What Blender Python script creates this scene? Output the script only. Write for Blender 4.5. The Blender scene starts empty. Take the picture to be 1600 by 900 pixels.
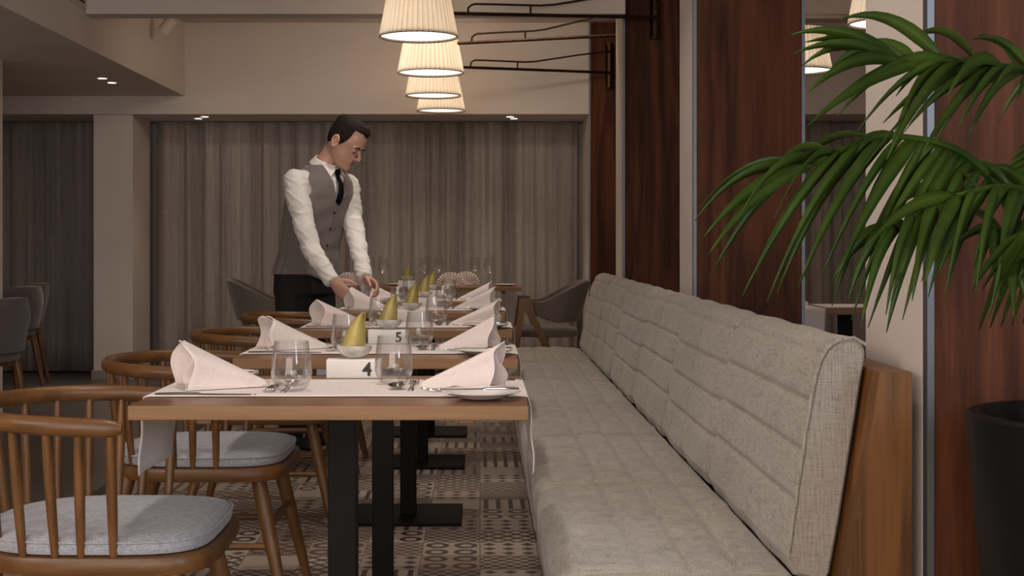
import bpy, bmesh, math, random
from math import sin, cos, pi, radians as R, sqrt, exp
from mathutils import Vector, Matrix, Quaternion
SC = bpy.context.scene
C = SC.collection
random.seed(7)

# ------------------------------------------------------------------ camera
F = 2100.0; PX, PY = 750.0, 378.0; ZC = 1.073
cd = bpy.data.cameras.new('camera'); cam = bpy.data.objects.new('camera', cd); C.objects.link(cam)
cam.location = (0, 0, ZC); cam.rotation_euler = (R(90), 0, 0)
cd.sensor_fit = 'HORIZONTAL'; cd.sensor_width = 36.0; cd.lens = F / 1600 * 36
cd.shift_x = (800 - PX) / 1600; cd.shift_y = (PY - 450) / 1600
cd.clip_start = 0.05; cd.clip_end = 100
SC.camera = cam
def P(px, py, d):
    """point at distance d seen at photo pixel px,py"""
    return Vector(((px - PX) * d / F, d, ZC + (PY - py) * d / F))

# ------------------------------------------------------------------ world, exposure, large lights
SC.view_settings.view_transform = 'Standard'; SC.view_settings.look = 'None'
SC.view_settings.gamma = 1.0; SC.view_settings.exposure = 0.0
SC.view_settings.use_curve_mapping = False
w = bpy.data.worlds.new('world'); SC.world = w; w.use_nodes = True
w.node_tree.nodes['Background'].inputs[0].default_value = (1.0, 0.86, 0.76, 1)
w.node_tree.nodes['Background'].inputs[1].default_value = 0.58

def area(name, loc, target, size, power, col, sy=None, spread=None):
    l = bpy.data.lights.new(name, 'AREA'); l.energy = power; l.color = col; l.size = size
    if sy: l.shape = 'RECTANGLE'; l.size_y = sy
    if spread: l.spread = R(spread)
    o = bpy.data.objects.new(name, l); C.objects.link(o); o.location = loc
    o.rotation_euler = (Vector(target) - Vector(loc)).to_track_quat('-Z', 'Y').to_euler()
    return o
def spot(name, loc, target, power, col, ang=70, blend=0.6, rad=0.04):
    l = bpy.data.lights.new(name, 'SPOT'); l.energy = power; l.color = col
    l.spot_size = R(ang); l.spot_blend = blend; l.shadow_soft_size = rad
    o = bpy.data.objects.new(name, l); C.objects.link(o); o.location = loc
    o.rotation_euler = (Vector(target) - Vector(loc)).to_track_quat('-Z', 'Y').to_euler()
    return o
WARM = (1.0, 0.82, 0.66); NEUT = (1.0, 0.90, 0.82); COOL = (0.72, 0.86, 1.0)
# ceiling downlights over the row of tables (in the ceiling, above the frame)
for k, y in enumerate((2.9, 4.1, 5.3, 6.6)):
    spot('ceiling_downlight', (-0.45, y, 2.74), (-0.35, y + 0.05, 0.7), 42, NEUT, 75, 0.8, 0.06)
spot('ceiling_downlight', (0.15, 2.6, 2.74), (0.5, 3.1, 0.5), 30, NEUT, 80, 0.9, 0.08)
spot('ceiling_downlight', (0.05, 5.2, 2.74), (0.5, 5.4, 0.5), 22, NEUT, 80, 0.9, 0.08)
# big soft fill, unseen, high in the hall behind the camera
area('hall_soft_fill', (-0.9, -1.2, 2.7), (-0.2, 5.5, 0.9), 2.2, 42, NEUT, 1.4)
# soft light from the hall's left side, across the tables onto the pillars
area('hall_side_light', (-3.0, 0.4, 2.5), (0.8, 4.2, 1.1), 1.8, 62, NEUT, 1.2)
area('hall_bounce_fill', (-0.8, -1.6, 0.9), (-1.2, 8.5, 2.3), 3.2, 60, NEUT, 1.2)  # unseen fill, standing for bounce off the hall floor onto ceilings and fronts
# unseen spots added under the lowered ceiling, brightening the left pillar, curtains and chairs
spot('side_fill_spot', (-3.3, 6.6, 2.17), (-2.95, 10.6, 1.0), 30, NEUT, 62, 0.9, 0.1)
spot('side_fill_spot', (-4.6, 7.0, 2.17), (-4.0, 9.6, 0.5), 14, NEUT, 80, 0.9, 0.1)
# light added behind the beam, out of sight, brightening the header and the curtains
area('rear_wash', (-0.2, 8.35, 2.70), (-0.4, 10.9, 1.1), 2.0, 10, WARM, 0.15)
# daylight from a window of the hall, to the right behind the camera
area('hall_window_light', (2.6, -0.6, 1.9), (0.9, 2.4, 1.1), 0.9, 9, COOL, 1.3, 70)
# unseen key spot added to brighten the waiter
spot('waiter_key_spot', (0.9, 4.6, 2.74), (-0.75, 7.0, 1.3), 85, NEUT, 34, 0.8, 0.08)

# ------------------------------------------------------------------ helpers
def MAT(name):
    m = bpy.data.materials.new(name); m.use_nodes = True
    nt = m.node_tree; b = nt.nodes['Principled BSDF']
    return m, nt, b
def N(nt, typ, **kw):
    n = nt.nodes.new(typ)
    for k, v in kw.items():
        setattr(n, k, v)
    return n
def setin(n, **kw):
    for k, v in kw.items():
        n.inputs[k.replace('_', ' ')].default_value = v
def ramp(nt, src, stops, interp='LINEAR'):
    r = N(nt, 'ShaderNodeValToRGB'); r.color_ramp.interpolation = interp
    els = r.color_ramp.elements
    els[0].position, els[0].color = stops[0][0], (*stops[0][1], 1)
    els[1].position, els[1].color = stops[-1][0], (*stops[-1][1], 1)
    for p, c in stops[1:-1]:
        e = els.new(p); e.color = (*c, 1)
    nt.links.new(src, r.inputs[0]); return r.outputs[0]
def coords(nt, scale=(1, 1, 1), rot=(0, 0, 0)):
    t = N(nt, 'ShaderNodeTexCoord'); mp = N(nt, 'ShaderNodeMapping')
    mp.inputs['Scale'].default_value = scale; mp.inputs['Rotation'].default_value = rot
    nt.links.new(t.outputs['Object'], mp.inputs['Vector']); return mp.outputs[0]
def noise(nt, vec, scale, detail=3, rough=0.5, dist=0.0):
    n = N(nt, 'ShaderNodeTexNoise'); n.inputs['Scale'].default_value = scale
    n.inputs['Detail'].default_value = detail; n.inputs['Roughness'].default_value = rough
    n.inputs['Distortion'].default_value = dist
    nt.links.new(vec, n.inputs['Vector']); return n.outputs['Fac']
def bump(nt, b, h, strength=0.2, dist=0.002):
    n = N(nt, 'ShaderNodeBump'); n.inputs['Strength'].default_value = strength; n.inputs['Distance'].default_value = dist
    nt.links.new(h, n.inputs['Height']); nt.links.new(n.outputs[0], b.inputs['Normal'])
def mathn(nt, op, a, b=None, c=None):
    n = N(nt, 'ShaderNodeMath', operation=op)
    for i, v in enumerate((a, b, c)):
        if v is None: continue
        if isinstance(v, (int, float)): n.inputs[i].default_value = v
        else: nt.links.new(v, n.inputs[i])
    return n.outputs[0]
def mixc(nt, fac, a, b, mode='MIX'):
    n = N(nt, 'ShaderNodeMix', data_type='RGBA', blend_type=mode)
    if isinstance(fac, (int, float)): n.inputs[0].default_value = fac
    else: nt.links.new(fac, n.inputs[0])
    for i, v in ((6, a), (7, b)):
        if isinstance(v, tuple): n.inputs[i].default_value = (*v, 1)
        else: nt.links.new(v, n.inputs[i])
    return n.outputs[2]

def plain(name, col, rough=0.6, metal=0.0, var=0.06, sc=14, bs=0.05, sheen=0.0):
    m, nt, b = MAT(name)
    f = noise(nt, coords(nt), sc, 4)
    lo = tuple(c * (1 - var) for c in col); hi = tuple(min(1, c * (1 + var)) for c in col)
    nt.links.new(ramp(nt, f, [(0.3, lo), (0.7, hi)]), b.inputs['Base Color'])
    b.inputs['Roughness'].default_value = rough; b.inputs['Metallic'].default_value = metal
    if sheen: b.inputs['Sheen Weight'].default_value = sheen
    if bs: bump(nt, b, noise(nt, coords(nt), sc * 12, 3), bs, 0.001)
    return m
def wood(name, dark, light, axis='Z', scale=1.0, rough=0.4, contrast=1.0):
    """long grain along the axis: stretched noise rings plus fine pores"""
    m, nt, b = MAT(name)
    st = {'X': (0.10, 1, 1), 'Y': (1, 0.10, 1), 'Z': (1, 1, 0.10)}[axis]
    v = coords(nt, tuple(s * scale for s in st))
    n1 = noise(nt, v, 5.0, 4, 0.55, 0.6)
    rings = mathn(nt, 'FRACT', mathn(nt, 'MULTIPLY', n1, 9.0))
    rings = mathn(nt, 'PINGPONG', mathn(nt, 'MULTIPLY', n1, 9.0), 1.0)
    st2 = {'X': (0.03, 1, 1), 'Y': (1, 0.03, 1), 'Z': (1, 1, 0.03)}[axis]
    v2 = coords(nt, tuple(s * scale for s in st2))
    fine = noise(nt, v2, 160, 3, 0.6)
    mid = noise(nt, v2, 28, 3, 0.6)
    f = mathn(nt, 'ADD', mathn(nt, 'MULTIPLY', rings, 0.40 * contrast), mathn(nt, 'MULTIPLY', fine, 0.35))
    f = mathn(nt, 'ADD', f, mathn(nt, 'MULTIPLY', mid, 0.45))
    c = ramp(nt, f, [(0.25, dark), (0.85, light)])
    nt.links.new(c, b.inputs['Base Color']); b.inputs['Roughness'].default_value = rough
    bump(nt, b, fine, 0.08, 0.001)
    return m
def fabric(name, c1, c2, scale=420, rough=0.9, sheen=0.3, bs=0.25):
    m, nt, b = MAT(name)
    a = noise(nt, coords(nt, (1, 1, 0.16)), scale, 2); c = noise(nt, coords(nt, (0.16, 0.16, 1)), scale, 2)
    big = noise(nt, coords(nt), 5, 3)
    f = mathn(nt, 'ADD', mathn(nt, 'MULTIPLY', a, 0.5), mathn(nt, 'MULTIPLY', c, 0.5))
    f2 = mathn(nt, 'ADD', f, mathn(nt, 'MULTIPLY', mathn(nt, 'SUBTRACT', big, 0.5), 0.12))
    nt.links.new(ramp(nt, f2, [(0.36, c1), (0.62, c2)]), b.inputs['Base Color'])
    b.inputs['Roughness'].default_value = rough; b.inputs['Sheen Weight'].default_value = sheen
    bump(nt, b, f, bs, 0.001)
    return m

class MB:
    def __init__(s): s.v = []; s.f = []; s.mi = []; s.cur = 0
    def add(s, vs, fs):
        o = len(s.v); s.v += [tuple(v) for v in vs]
        for f in fs: s.f.append(tuple(i + o for i in f)); s.mi.append(s.cur)
    def box(s, c, size, rot=None, bev=0.0, seg=2):
        bm = bmesh.new(); bmesh.ops.create_cube(bm, size=1.0)
        for v in bm.verts: v.co = Vector((v.co.x * size[0], v.co.y * size[1], v.co.z * size[2]))
        if bev: bmesh.ops.bevel(bm, geom=bm.edges[:], offset=bev, segments=seg, profile=0.6, affect='EDGES')
        M = Matrix.Translation(Vector(c))
        if rot is not None: M = M @ (rot if isinstance(rot, Matrix) else Matrix.Rotation(rot, 4, 'Z'))
        bm.verts.ensure_lookup_table(); bm.verts.index_update()
        s.add([M @ v.co for v in bm.verts], [[v.index for v in f.verts] for f in bm.faces]); bm.free()
        return s
    def loft(s, rings, caps=True, close=True):
        n = len(rings[0]); vs = [p for r in rings for p in r]; fs = []
        for i in range(len(rings) - 1):
            for j in range(n if close else n - 1):
                k = (j + 1) % n
                fs.append((i * n + j, i * n + k, (i + 1) * n + k, (i + 1) * n + j))
        if caps and close:
            fs.append(tuple(reversed(range(n)))); m = (len(rings) - 1) * n; fs.append(tuple(range(m, m + n)))
        s.add(vs, fs); return s
    def tube(s, pts, rad, n=10, caps=True, flat=1.0, up=None):
        pts = [Vector(p) for p in pts]
        if not isinstance(rad, (list, tuple)): rad = [rad] * len(pts)
        rings = []; prev = None
        for i, p in enumerate(pts):
            t = (pts[min(i + 1, len(pts) - 1)] - pts[max(i - 1, 0)])
            t = t.normalized() if t.length > 1e-9 else Vector((0, 0, 1))
            if prev is None:
                a = Vector(up) if up else (Vector((0, 0, 1)) if abs(t.z) < 0.9 else Vector((1, 0, 0)))
            else: a = prev
            u = (a - t * a.dot(t)).normalized(); prev = u; v = t.cross(u)
            rings.append([p + u * (rad[i] * flat * cos(2 * pi * j / n)) + v * (rad[i] * sin(2 * pi * j / n)) for j in range(n)])
        return s.loft(rings, caps)
    def lathe(s, prof, c=(0, 0, 0), n=32, M=None, caps=True):
        rings = []
        for r, z in prof:
            ring = [Vector((max(r, 1e-5) * cos(2 * pi * j / n), max(r, 1e-5) * sin(2 * pi * j / n), z)) for j in range(n)]
            rings.append([(M @ p if M else p) + Vector(c) for p in ring])
        return s.loft(rings, caps=caps)
    def ball(s, c, r, M=None, nu=16, nv=10):
        if not isinstance(r, (list, tuple)): r = (r, r, r)
        rings = []
        for i in range(nv + 1):
            th = pi * (i + 0.02) / (nv + 0.04)
            ring = []
            for j in range(nu):
                p = Vector((r[0] * sin(th) * cos(2 * pi * j / nu), r[1] * sin(th) * sin(2 * pi * j / nu), -r[2] * cos(th)))
                ring.append((M @ p if M else p) + Vector(c))
            rings.append(ring)
        return s.loft(rings)
    def prism(s, poly, z0, z1, axis='Z', M=None):
        def mk(a, b, z):
            p = Vector({'Z': (a, b, z), 'Y': (a, z, b), 'X': (z, a, b)}[axis]); return M @ p if M else p
        return s.loft([[mk(a, b, z0) for a, b in poly], [mk(a, b, z1) for a, b in poly]])
    def grid(s, fn, nu, nv):
        vs = [fn(i / nu, j / nv) for i in range(nu + 1) for j in range(nv + 1)]
        fs = [(i * (nv + 1) + j, (i + 1) * (nv + 1) + j, (i + 1) * (nv + 1) + j + 1, i * (nv + 1) + j + 1) for i in range(nu) for j in range(nv)]
        s.add(vs, fs); return s
    def shift(s, v):
        v = Vector(v); s.v = [tuple(Vector(p) - v) for p in s.v]; return s
    def mesh(s, name, mats, smooth=True, angle=40):
        me = bpy.data.meshes.new(name); me.from_pydata(s.v, [], s.f)
        bm = bmesh.new(); bm.from_mesh(me); bmesh.ops.recalc_face_normals(bm, faces=bm.faces)
        if smooth:
            for f in bm.faces: f.smooth = True
            for e in bm.edges:
                if len(e.link_faces) == 2 and e.calc_face_angle(0) > R(angle): e.smooth = False
        bm.to_mesh(me); bm.free()
        for m in (mats if isinstance(mats, (list, tuple)) else [mats]): me.materials.append(m)
        if len(me.polygons) == len(s.mi):
            me.polygons.foreach_set('material_index', s.mi)
        return me
    def build(s, name, mats, parent=None, loc=None, smooth=True, angle=40):
        o = bpy.data.objects.new(name, s.mesh(name, mats, smooth, angle)); C.objects.link(o)
        if parent is not None: o.parent = parent
        if loc is not None: o.location = loc
        return o
def solid(o, th, off=0.0):
    m = o.modifiers.new('solid', 'SOLIDIFY'); m.thickness = th; m.offset = off; return o
def subd(o, lv=1):
    m = o.modifiers.new('sub', 'SUBSURF'); m.levels = lv; m.render_levels = lv; return o
def tag(o, label=None, cat=None, group=None, kind=None):
    if label: o['label'] = label
    if cat: o['category'] = cat
    if group: o['group'] = group
    if kind: o['kind'] = kind
    return o
def thing(name, label, cat, loc=(0, 0, 0), rz=0.0, group=None):
    o = bpy.data.objects.new(name, None); C.objects.link(o); o.location = loc; o.rotation_euler = (0, 0, rz)
    o.empty_display_size = 0.05
    return tag(o, label, cat, group)
def struct(o): o['kind'] = 'structure'; return o
def kids(o): return [c for c in bpy.data.objects if c.parent == o]
def dup(o, label=None, loc=None, rz=None, parent=None, group=None):
    c = o.copy(); C.objects.link(c)
    if parent is not None: c.parent = parent
    if label: c['label'] = label
    if group: c['group'] = group
    if loc is not None: c.location = loc
    if rz is not None: c.rotation_euler = (0, 0, rz)
    for ch in kids(o): dup(ch, parent=c)
    return c

# ------------------------------------------------------------------ materials
M = {}
M['paint'] = plain('wall_paint', (0.68, 0.60, 0.545), 0.75, var=0.03, sc=3, bs=0.03)
M['ceil'] = plain('ceiling_paint', (0.66, 0.585, 0.54), 0.8, var=0.03, sc=2, bs=0.02)
M['skirt'] = plain('skirting_tile', (0.30, 0.26, 0.235), 0.45)
M['panel'] = wood('walnut_panel', (0.024, 0.008, 0.004), (0.130, 0.044, 0.020), 'Z', 1.0, 0.55, 0.9)
M['panel'].node_tree.nodes['Principled BSDF'].inputs['Specular IOR Level'].default_value = 0.10
M['oak'] = wood('oak_chair', (0.085, 0.035, 0.010), (0.245, 0.110, 0.032), 'Z', 2.0, 0.38, 0.5)
M['oakx'] = wood('oak_along', (0.085, 0.035, 0.010), (0.245, 0.110, 0.032), 'X', 2.0, 0.38, 0.5)
M['tabletop'] = wood('table_top_wood', (0.13, 0.055, 0.028), (0.27, 0.125, 0.062), 'X', 1.2, 0.33, 0.6)
M['tableedge'] = wood('table_edge_wood', (0.14, 0.062, 0.017), (0.32, 0.158, 0.050), 'X', 1.5, 0.42, 0.6)
M['benchwood'] = wood('bench_frame_wood', (0.055, 0.019, 0.004), (0.19, 0.075, 0.015), 'Z', 1.5, 0.45, 1.2)
M['iron'] = plain('black_iron', (0.007, 0.006, 0.006), 0.5, 0.0)
M['iron'].node_tree.nodes['Principled BSDF'].inputs['Specular IOR Level'].default_value = 0.10
M['rust'] = plain('dark_bronze', (0.05, 0.026, 0.014), 0.4, 0.8, 0.5, 40)
M['alu'] = plain('brushed_metal', (0.17, 0.18, 0.195), 0.5, 0.8)
def bench_cloth():
    m, nt, b = MAT('bench_tweed')
    a = noise(nt, coords(nt, (1, 1, 0.05)), 330, 3, 0.6); c = noise(nt, coords(nt, (0.07, 0.07, 1)), 330, 3, 0.6)
    e = noise(nt, coords(nt, (1, 0.12, 0.5)), 420, 2); big = noise(nt, coords(nt), 4, 3)
    f = mathn(nt, 'ADD', mathn(nt, 'MULTIPLY', a, 0.45), mathn(nt, 'MULTIPLY', c, 0.30))
    f = mathn(nt, 'ADD', f, mathn(nt, 'MULTIPLY', e, 0.25))
    f2 = mathn(nt, 'ADD', f, mathn(nt, 'MULTIPLY', mathn(nt, 'SUBTRACT', big, 0.5), 0.08))
    nt.links.new(ramp(nt, f2, [(0.36, (0.13, 0.112, 0.095)), (0.47, (0.305, 0.27, 0.229)), (0.64, (0.425, 0.382, 0.327))]), b.inputs['Base Color'])
    b.inputs['Roughness'].default_value = 0.92; b.inputs['Sheen Weight'].default_value = 0.2
    bump(nt, b, f, 0.2, 0.001); return m
M['bench'] = bench_cloth()
M['cushion'] = fabric('cushion_fabric', (0.225, 0.23, 0.26), (0.42, 0.425, 0.47), 500)
M['greyup'] = fabric('grey_upholstery', (0.085, 0.068, 0.062), (0.15, 0.122, 0.11), 400)
M['linen'] = fabric('napkin_linen', (0.70, 0.60, 0.57), (0.80, 0.705, 0.67), 600, 0.85, 0.2, 0.08)
M['hem'] = plain('linen_hem', (0.86, 0.80, 0.76), 0.8)
M['runner'] = fabric('runner_linen', (0.72, 0.64, 0.60), (0.82, 0.74, 0.70), 500, 0.85, 0.1, 0.08)
M['china'] = plain('white_china', (0.80, 0.77, 0.74), 0.12, var=0.01, bs=0)
M['steel'] = plain('cutlery_steel', (0.60, 0.58, 0.57), 0.16, 1.0, 0.02, bs=0)
M['gold'] = plain('gold_foil', (0.40, 0.32, 0.105), 0.5, 0.4, 0.15, 30, 0.2)
M['pearl'] = plain('grey_marbled_shell', (0.52, 0.50, 0.46), 0.3, 0.1, 0.3, 45, 0)
M['card'] = plain('white_block', (0.82, 0.79, 0.76), 0.35, var=0.02, bs=0)
M['ink'] = plain('black_digit', (0.02, 0.015, 0.012), 0.5, bs=0)
M['pot'] = plain('black_pot', (0.006, 0.006, 0.007), 0.45, 0.0)
M['pot'].node_tree.nodes['Principled BSDF'].inputs['Specular IOR Level'].default_value = 0.2
M['soil'] = plain('soil', (0.02, 0.015, 0.01), 0.95, var=0.4, sc=60, bs=0.6)
M['skin'] = plain('skin', (0.56, 0.32, 0.24), 0.5, var=0.07, sc=22, bs=0.05)
M['skin'].node_tree.nodes['Principled BSDF'].inputs['Subsurface Weight'].default_value = 0.08
M['hair'] = plain('dark_hair', (0.016, 0.010, 0.008), 0.8, var=0.6, sc=120, bs=0.5)
M['hair'].node_tree.nodes['Principled BSDF'].inputs['Specular IOR Level'].default_value = 0.2
M['shirt'] = plain('white_shirt', (0.80, 0.765, 0.73), 0.75, var=0.02, sc=8, bs=0.1)
M['vest'] = fabric('grey_vest', (0.125, 0.105, 0.098), (0.215, 0.185, 0.172), 700, 0.85, 0.2, 0.1)
M['black'] = plain('black_cloth', (0.008, 0.008, 0.009), 0.85)
M['tie'] = plain('black_tie', (0.004, 0.004, 0.005), 0.7)
M['tie'].node_tree.nodes['Principled BSDF'].inputs['Specular IOR Level'].default_value = 0.08
M['lip'] = plain('lips', (0.34, 0.13, 0.105), 0.5)
M['leather'] = plain('black_leather', (0.01, 0.01, 0.01), 0.3)

def emis(name, col, s):
    m, nt, b = MAT(name); b.inputs['Emission Color'].default_value = (*col, 1)
    b.inputs['Emission Strength'].default_value = s; b.inputs['Base Color'].default_value = (0.8, 0.75, 0.7, 1); return m
M['bulb'] = emis('lamp_diffuser', (1.0, 0.92, 0.80), 1.3)
M['led'] = emis('downlight_lens', (1.0, 0.9, 0.78), 6.0)

def shade_mat():
    m, nt, b = MAT('pleated_shade')
    b.inputs['Base Color'].default_value = (0.80, 0.72, 0.60, 1); b.inputs['Roughness'].default_value = 0.8
    t = N(nt, 'ShaderNodeTexCoord'); sp = N(nt, 'ShaderNodeSeparateXYZ'); nt.links.new(t.outputs['Object'], sp.inputs[0])
    ang = mathn(nt, 'MULTIPLY', mathn(nt, 'ARCTAN2', sp.outputs[1], sp.outputs[0]), 44 / (2 * pi))
    f = mathn(nt, 'ADD', mathn(nt, 'MULTIPLY', mathn(nt, 'FRACT', ang), 0.85), mathn(nt, 'MULTIPLY', noise(nt, coords(nt, (1, 1, 0.03)), 30, 2), 0.25))
    c = ramp(nt, f, [(0.12, (0.52, 0.42, 0.31)), (0.40, (0.74, 0.65, 0.53)), (0.9, (0.84, 0.76, 0.65))])  # pleat folds painted darker, where doubled cloth lets less light through
    nt.links.new(c, b.inputs['Base Color'])
    tr = N(nt, 'ShaderNodeBsdfTranslucent'); nt.links.new(c, tr.inputs[0])
    mx = N(nt, 'ShaderNodeMixShader'); mx.inputs[0].default_value = 0.55
    nt.links.new(b.outputs[0], mx.inputs[1]); nt.links.new(tr.outputs[0], mx.inputs[2])
    nt.links.new(mx.outputs[0], nt.nodes['Material Output'].inputs[0]); return m
M['shade'] = shade_mat()
def glass_mat():
    m, nt, b = MAT('clear_glass')
    tr = N(nt, 'ShaderNodeBsdfTransparent'); tr.inputs[0].default_value = (0.985, 0.985, 0.985, 1)
    b.inputs['Base Color'].default_value = (1, 1, 1, 1); b.inputs['Roughness'].default_value = 0.02
    b.inputs['Transmission Weight'].default_value = 1.0; b.inputs['IOR'].default_value = 1.45
    lw = N(nt, 'ShaderNodeLayerWeight'); lw.inputs[0].default_value = 0.35
    f = mathn(nt, 'ADD', mathn(nt, 'MULTIPLY', mathn(nt, 'POWER', lw.outputs['Facing'], 1.6), 0.8), 0.07)
    mx = N(nt, 'ShaderNodeMixShader'); nt.links.new(f, mx.inputs[0])
    gl = N(nt, 'ShaderNodeBsdfGlossy'); gl.inputs['Roughness'].default_value = 0.04
    m2 = N(nt, 'ShaderNodeMixShader'); m2.inputs[0].default_value = 0.45
    nt.links.new(b.outputs[0], m2.inputs[1]); nt.links.new(gl.outputs[0], m2.inputs[2])
    nt.links.new(tr.outputs[0], mx.inputs[1]); nt.links.new(m2.outputs[0], mx.inputs[2])
    nt.links.new(mx.outputs[0], nt.nodes['Material Output'].inputs[0]); return m
M['glass'] = glass_mat()
def leaf_mat():
    m, nt, b = MAT('palm_leaf')
    f = noise(nt, coords(nt), 9, 3)
    c = ramp(nt, f, [(0.3, (0.020, 0.044, 0.004)), (0.7, (0.056, 0.098, 0.010))])
    nt.links.new(c, b.inputs['Base Color']); b.inputs['Roughness'].default_value = 0.45; b.inputs['Specular IOR Level'].default_value = 0.3
    tr = N(nt, 'ShaderNodeBsdfTranslucent'); tr.inputs[0].default_value = (0.10, 0.22, 0.02, 1)
    mx = N(nt, 'ShaderNodeMixShader'); mx.inputs[0].default_value = 0.25
    nt.links.new(b.outputs[0], mx.inputs[1]); nt.links.new(tr.outputs[0], mx.inputs[2])
    nt.links.new(mx.outputs[0], nt.nodes['Material Output'].inputs[0]); return m
M['leaf'] = leaf_mat()
def curtain_mat():
    m, nt, b = MAT('curtain_cloth')
    v = coords(nt, (1, 0.2, 0.015)); big = noise(nt, v, 9, 2); fine = noise(nt, coords(nt, (1, 0.2, 0.02)), 120, 3, 0.7)
    weave = noise(nt, coords(nt, (0.08, 0.08, 1)), 160, 2)
    f = mathn(nt, 'ADD', mathn(nt, 'MULTIPLY', big, 0.5), mathn(nt, 'MULTIPLY', fine, 0.35))
    f = mathn(nt, 'ADD', f, mathn(nt, 'MULTIPLY', weave, 0.15))
    c = ramp(nt, f, [(0.34, (0.20, 0.170, 0.162)), (0.5, (0.34, 0.295, 0.265)), (0.66, (0.47, 0.41, 0.36))])
    nt.links.new(c, b.inputs['Base Color']); b.inputs['Roughness'].default_value = 0.9
    b.inputs['Sheen Weight'].default_value = 0.2
    return m
M['curtain'] = curtain_mat()

def tile_mat():
    """patchwork of cement tiles: every 20 cm tile picks one small dark motif on a pale ground"""
    m, nt, b = MAT('patchwork_tile')
    t = N(nt, 'ShaderNodeTexCoord'); sep = N(nt, 'ShaderNodeSeparateXYZ'); nt.links.new(t.outputs['Object'], sep.inputs[0])
    T = 0.2
    u0 = mathn(nt, 'DIVIDE', sep.outputs[0], T); v0 = mathn(nt, 'DIVIDE', sep.outputs[1], T)
    ci = mathn(nt, 'FLOOR', u0); cj = mathn(nt, 'FLOOR', v0)
    comb = N(nt, 'ShaderNodeCombineXYZ'); nt.links.new(ci, comb.inputs[0]); nt.links.new(cj, comb.inputs[1])
    wn = N(nt, 'ShaderNodeTexWhiteNoise', noise_dimensions='2D'); nt.links.new(comb.outputs[0], wn.inputs['Vector'])
    rs = N(nt, 'ShaderNodeSeparateColor'); nt.links.new(wn.outputs['Color'], rs.inputs[0])
    r1, r2, r3 = rs.outputs[0], rs.outputs[1], rs.outputs[2]
    fu = mathn(nt, 'FRACT', u0); fv = mathn(nt, 'FRACT', v0)
    def sub(k):  # motif cell coordinates, -1..1
        a = mathn(nt, 'ABSOLUTE', mathn(nt, 'SUBTRACT', mathn(nt, 'MULTIPLY', mathn(nt, 'FRACT', mathn(nt, 'MULTIPLY', fu, k)), 2), 1))
        c = mathn(nt, 'ABSOLUTE', mathn(nt, 'SUBTRACT', mathn(nt, 'MULTIPLY', mathn(nt, 'FRACT', mathn(nt, 'MULTIPLY', fv, k)), 2), 1))
        return a, c
    a3, c3 = sub(3); a4, c4 = sub(4); a2, c2 = sub(2)
    diamonds = mathn(nt, 'LESS_THAN', mathn(nt, 'ADD', a3, c3), 0.72)
    rings = mathn(nt, 'LESS_THAN', mathn(nt, 'ABSOLUTE', mathn(nt, 'SUBTRACT', mathn(nt, 'SQRT', mathn(nt, 'ADD', mathn(nt, 'MULTIPLY', a2, a2), mathn(nt, 'MULTIPLY', c2, c2))), 0.62)), 0.2)
    cross = mathn(nt, 'LESS_THAN', mathn(nt, 'ABSOLUTE', mathn(nt, 'SUBTRACT', a3, c3)), 0.3)
    stripes = mathn(nt, 'LESS_THAN', mathn(nt, 'ADD', mathn(nt, 'MULTIPLY', a4, 0.8), mathn(nt, 'MULTIPLY', c4, 0.1)), 0.34)
    checks = mathn(nt, 'GREATER_THAN', mathn(nt, 'MULTIPLY', mathn(nt, 'SUBTRACT', a4, 0.5), mathn(nt, 'SUBTRACT', c4, 0.5)), 0.0)
    def sel(lo, hi, val):
        g = mathn(nt, 'MULTIPLY', mathn(nt, 'GREATER_THAN', r1, lo), mathn(nt, 'LESS_THAN', r1, hi))
        return mathn(nt, 'MULTIPLY', g, val)
    pat = sel(-1, .24, diamonds)
    for lo, hi, val in ((.24, .42, rings), (.42, .62, cross), (.62, .74, stripes), (.74, .92, checks)):
        pat = mathn(nt, 'ADD', pat, sel(lo, hi, val))
    ground = ramp(nt, r2, [(0.0, (0.38, 0.30, 0.235)), (0.35, (0.47, 0.385, 0.31)), (0.6, (0.31, 0.22, 0.17)), (0.8, (0.53, 0.45, 0.37))], 'CONSTANT')
    motif = ramp(nt, r3, [(0.0, (0.035, 0.024, 0.020)), (0.45, (0.10, 0.06, 0.045)), (0.75, (0.05, 0.035, 0.03))], 'CONSTANT')
    c = mixc(nt, pat, ground, motif)
    grout = mathn(nt, 'MAXIMUM', mathn(nt, 'ABSOLUTE', mathn(nt, 'SUBTRACT', fu, 0.5)), mathn(nt, 'ABSOLUTE', mathn(nt, 'SUBTRACT', fv, 0.5)))
    c = mixc(nt, mathn(nt, 'GREATER_THAN', grout, 0.49), c, (0.16, 0.12, 0.10))
    dirt = noise(nt, t.outputs['Object'], 7, 4)
    c = mixc(nt, mathn(nt, 'MULTIPLY', dirt, 0.35), c, (0.24, 0.18, 0.14))
    nt.links.new(c, b.inputs['Base Color']); b.inputs['Roughness'].default_value = 0.38
    return m
M['tile'] = tile_mat()
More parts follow.
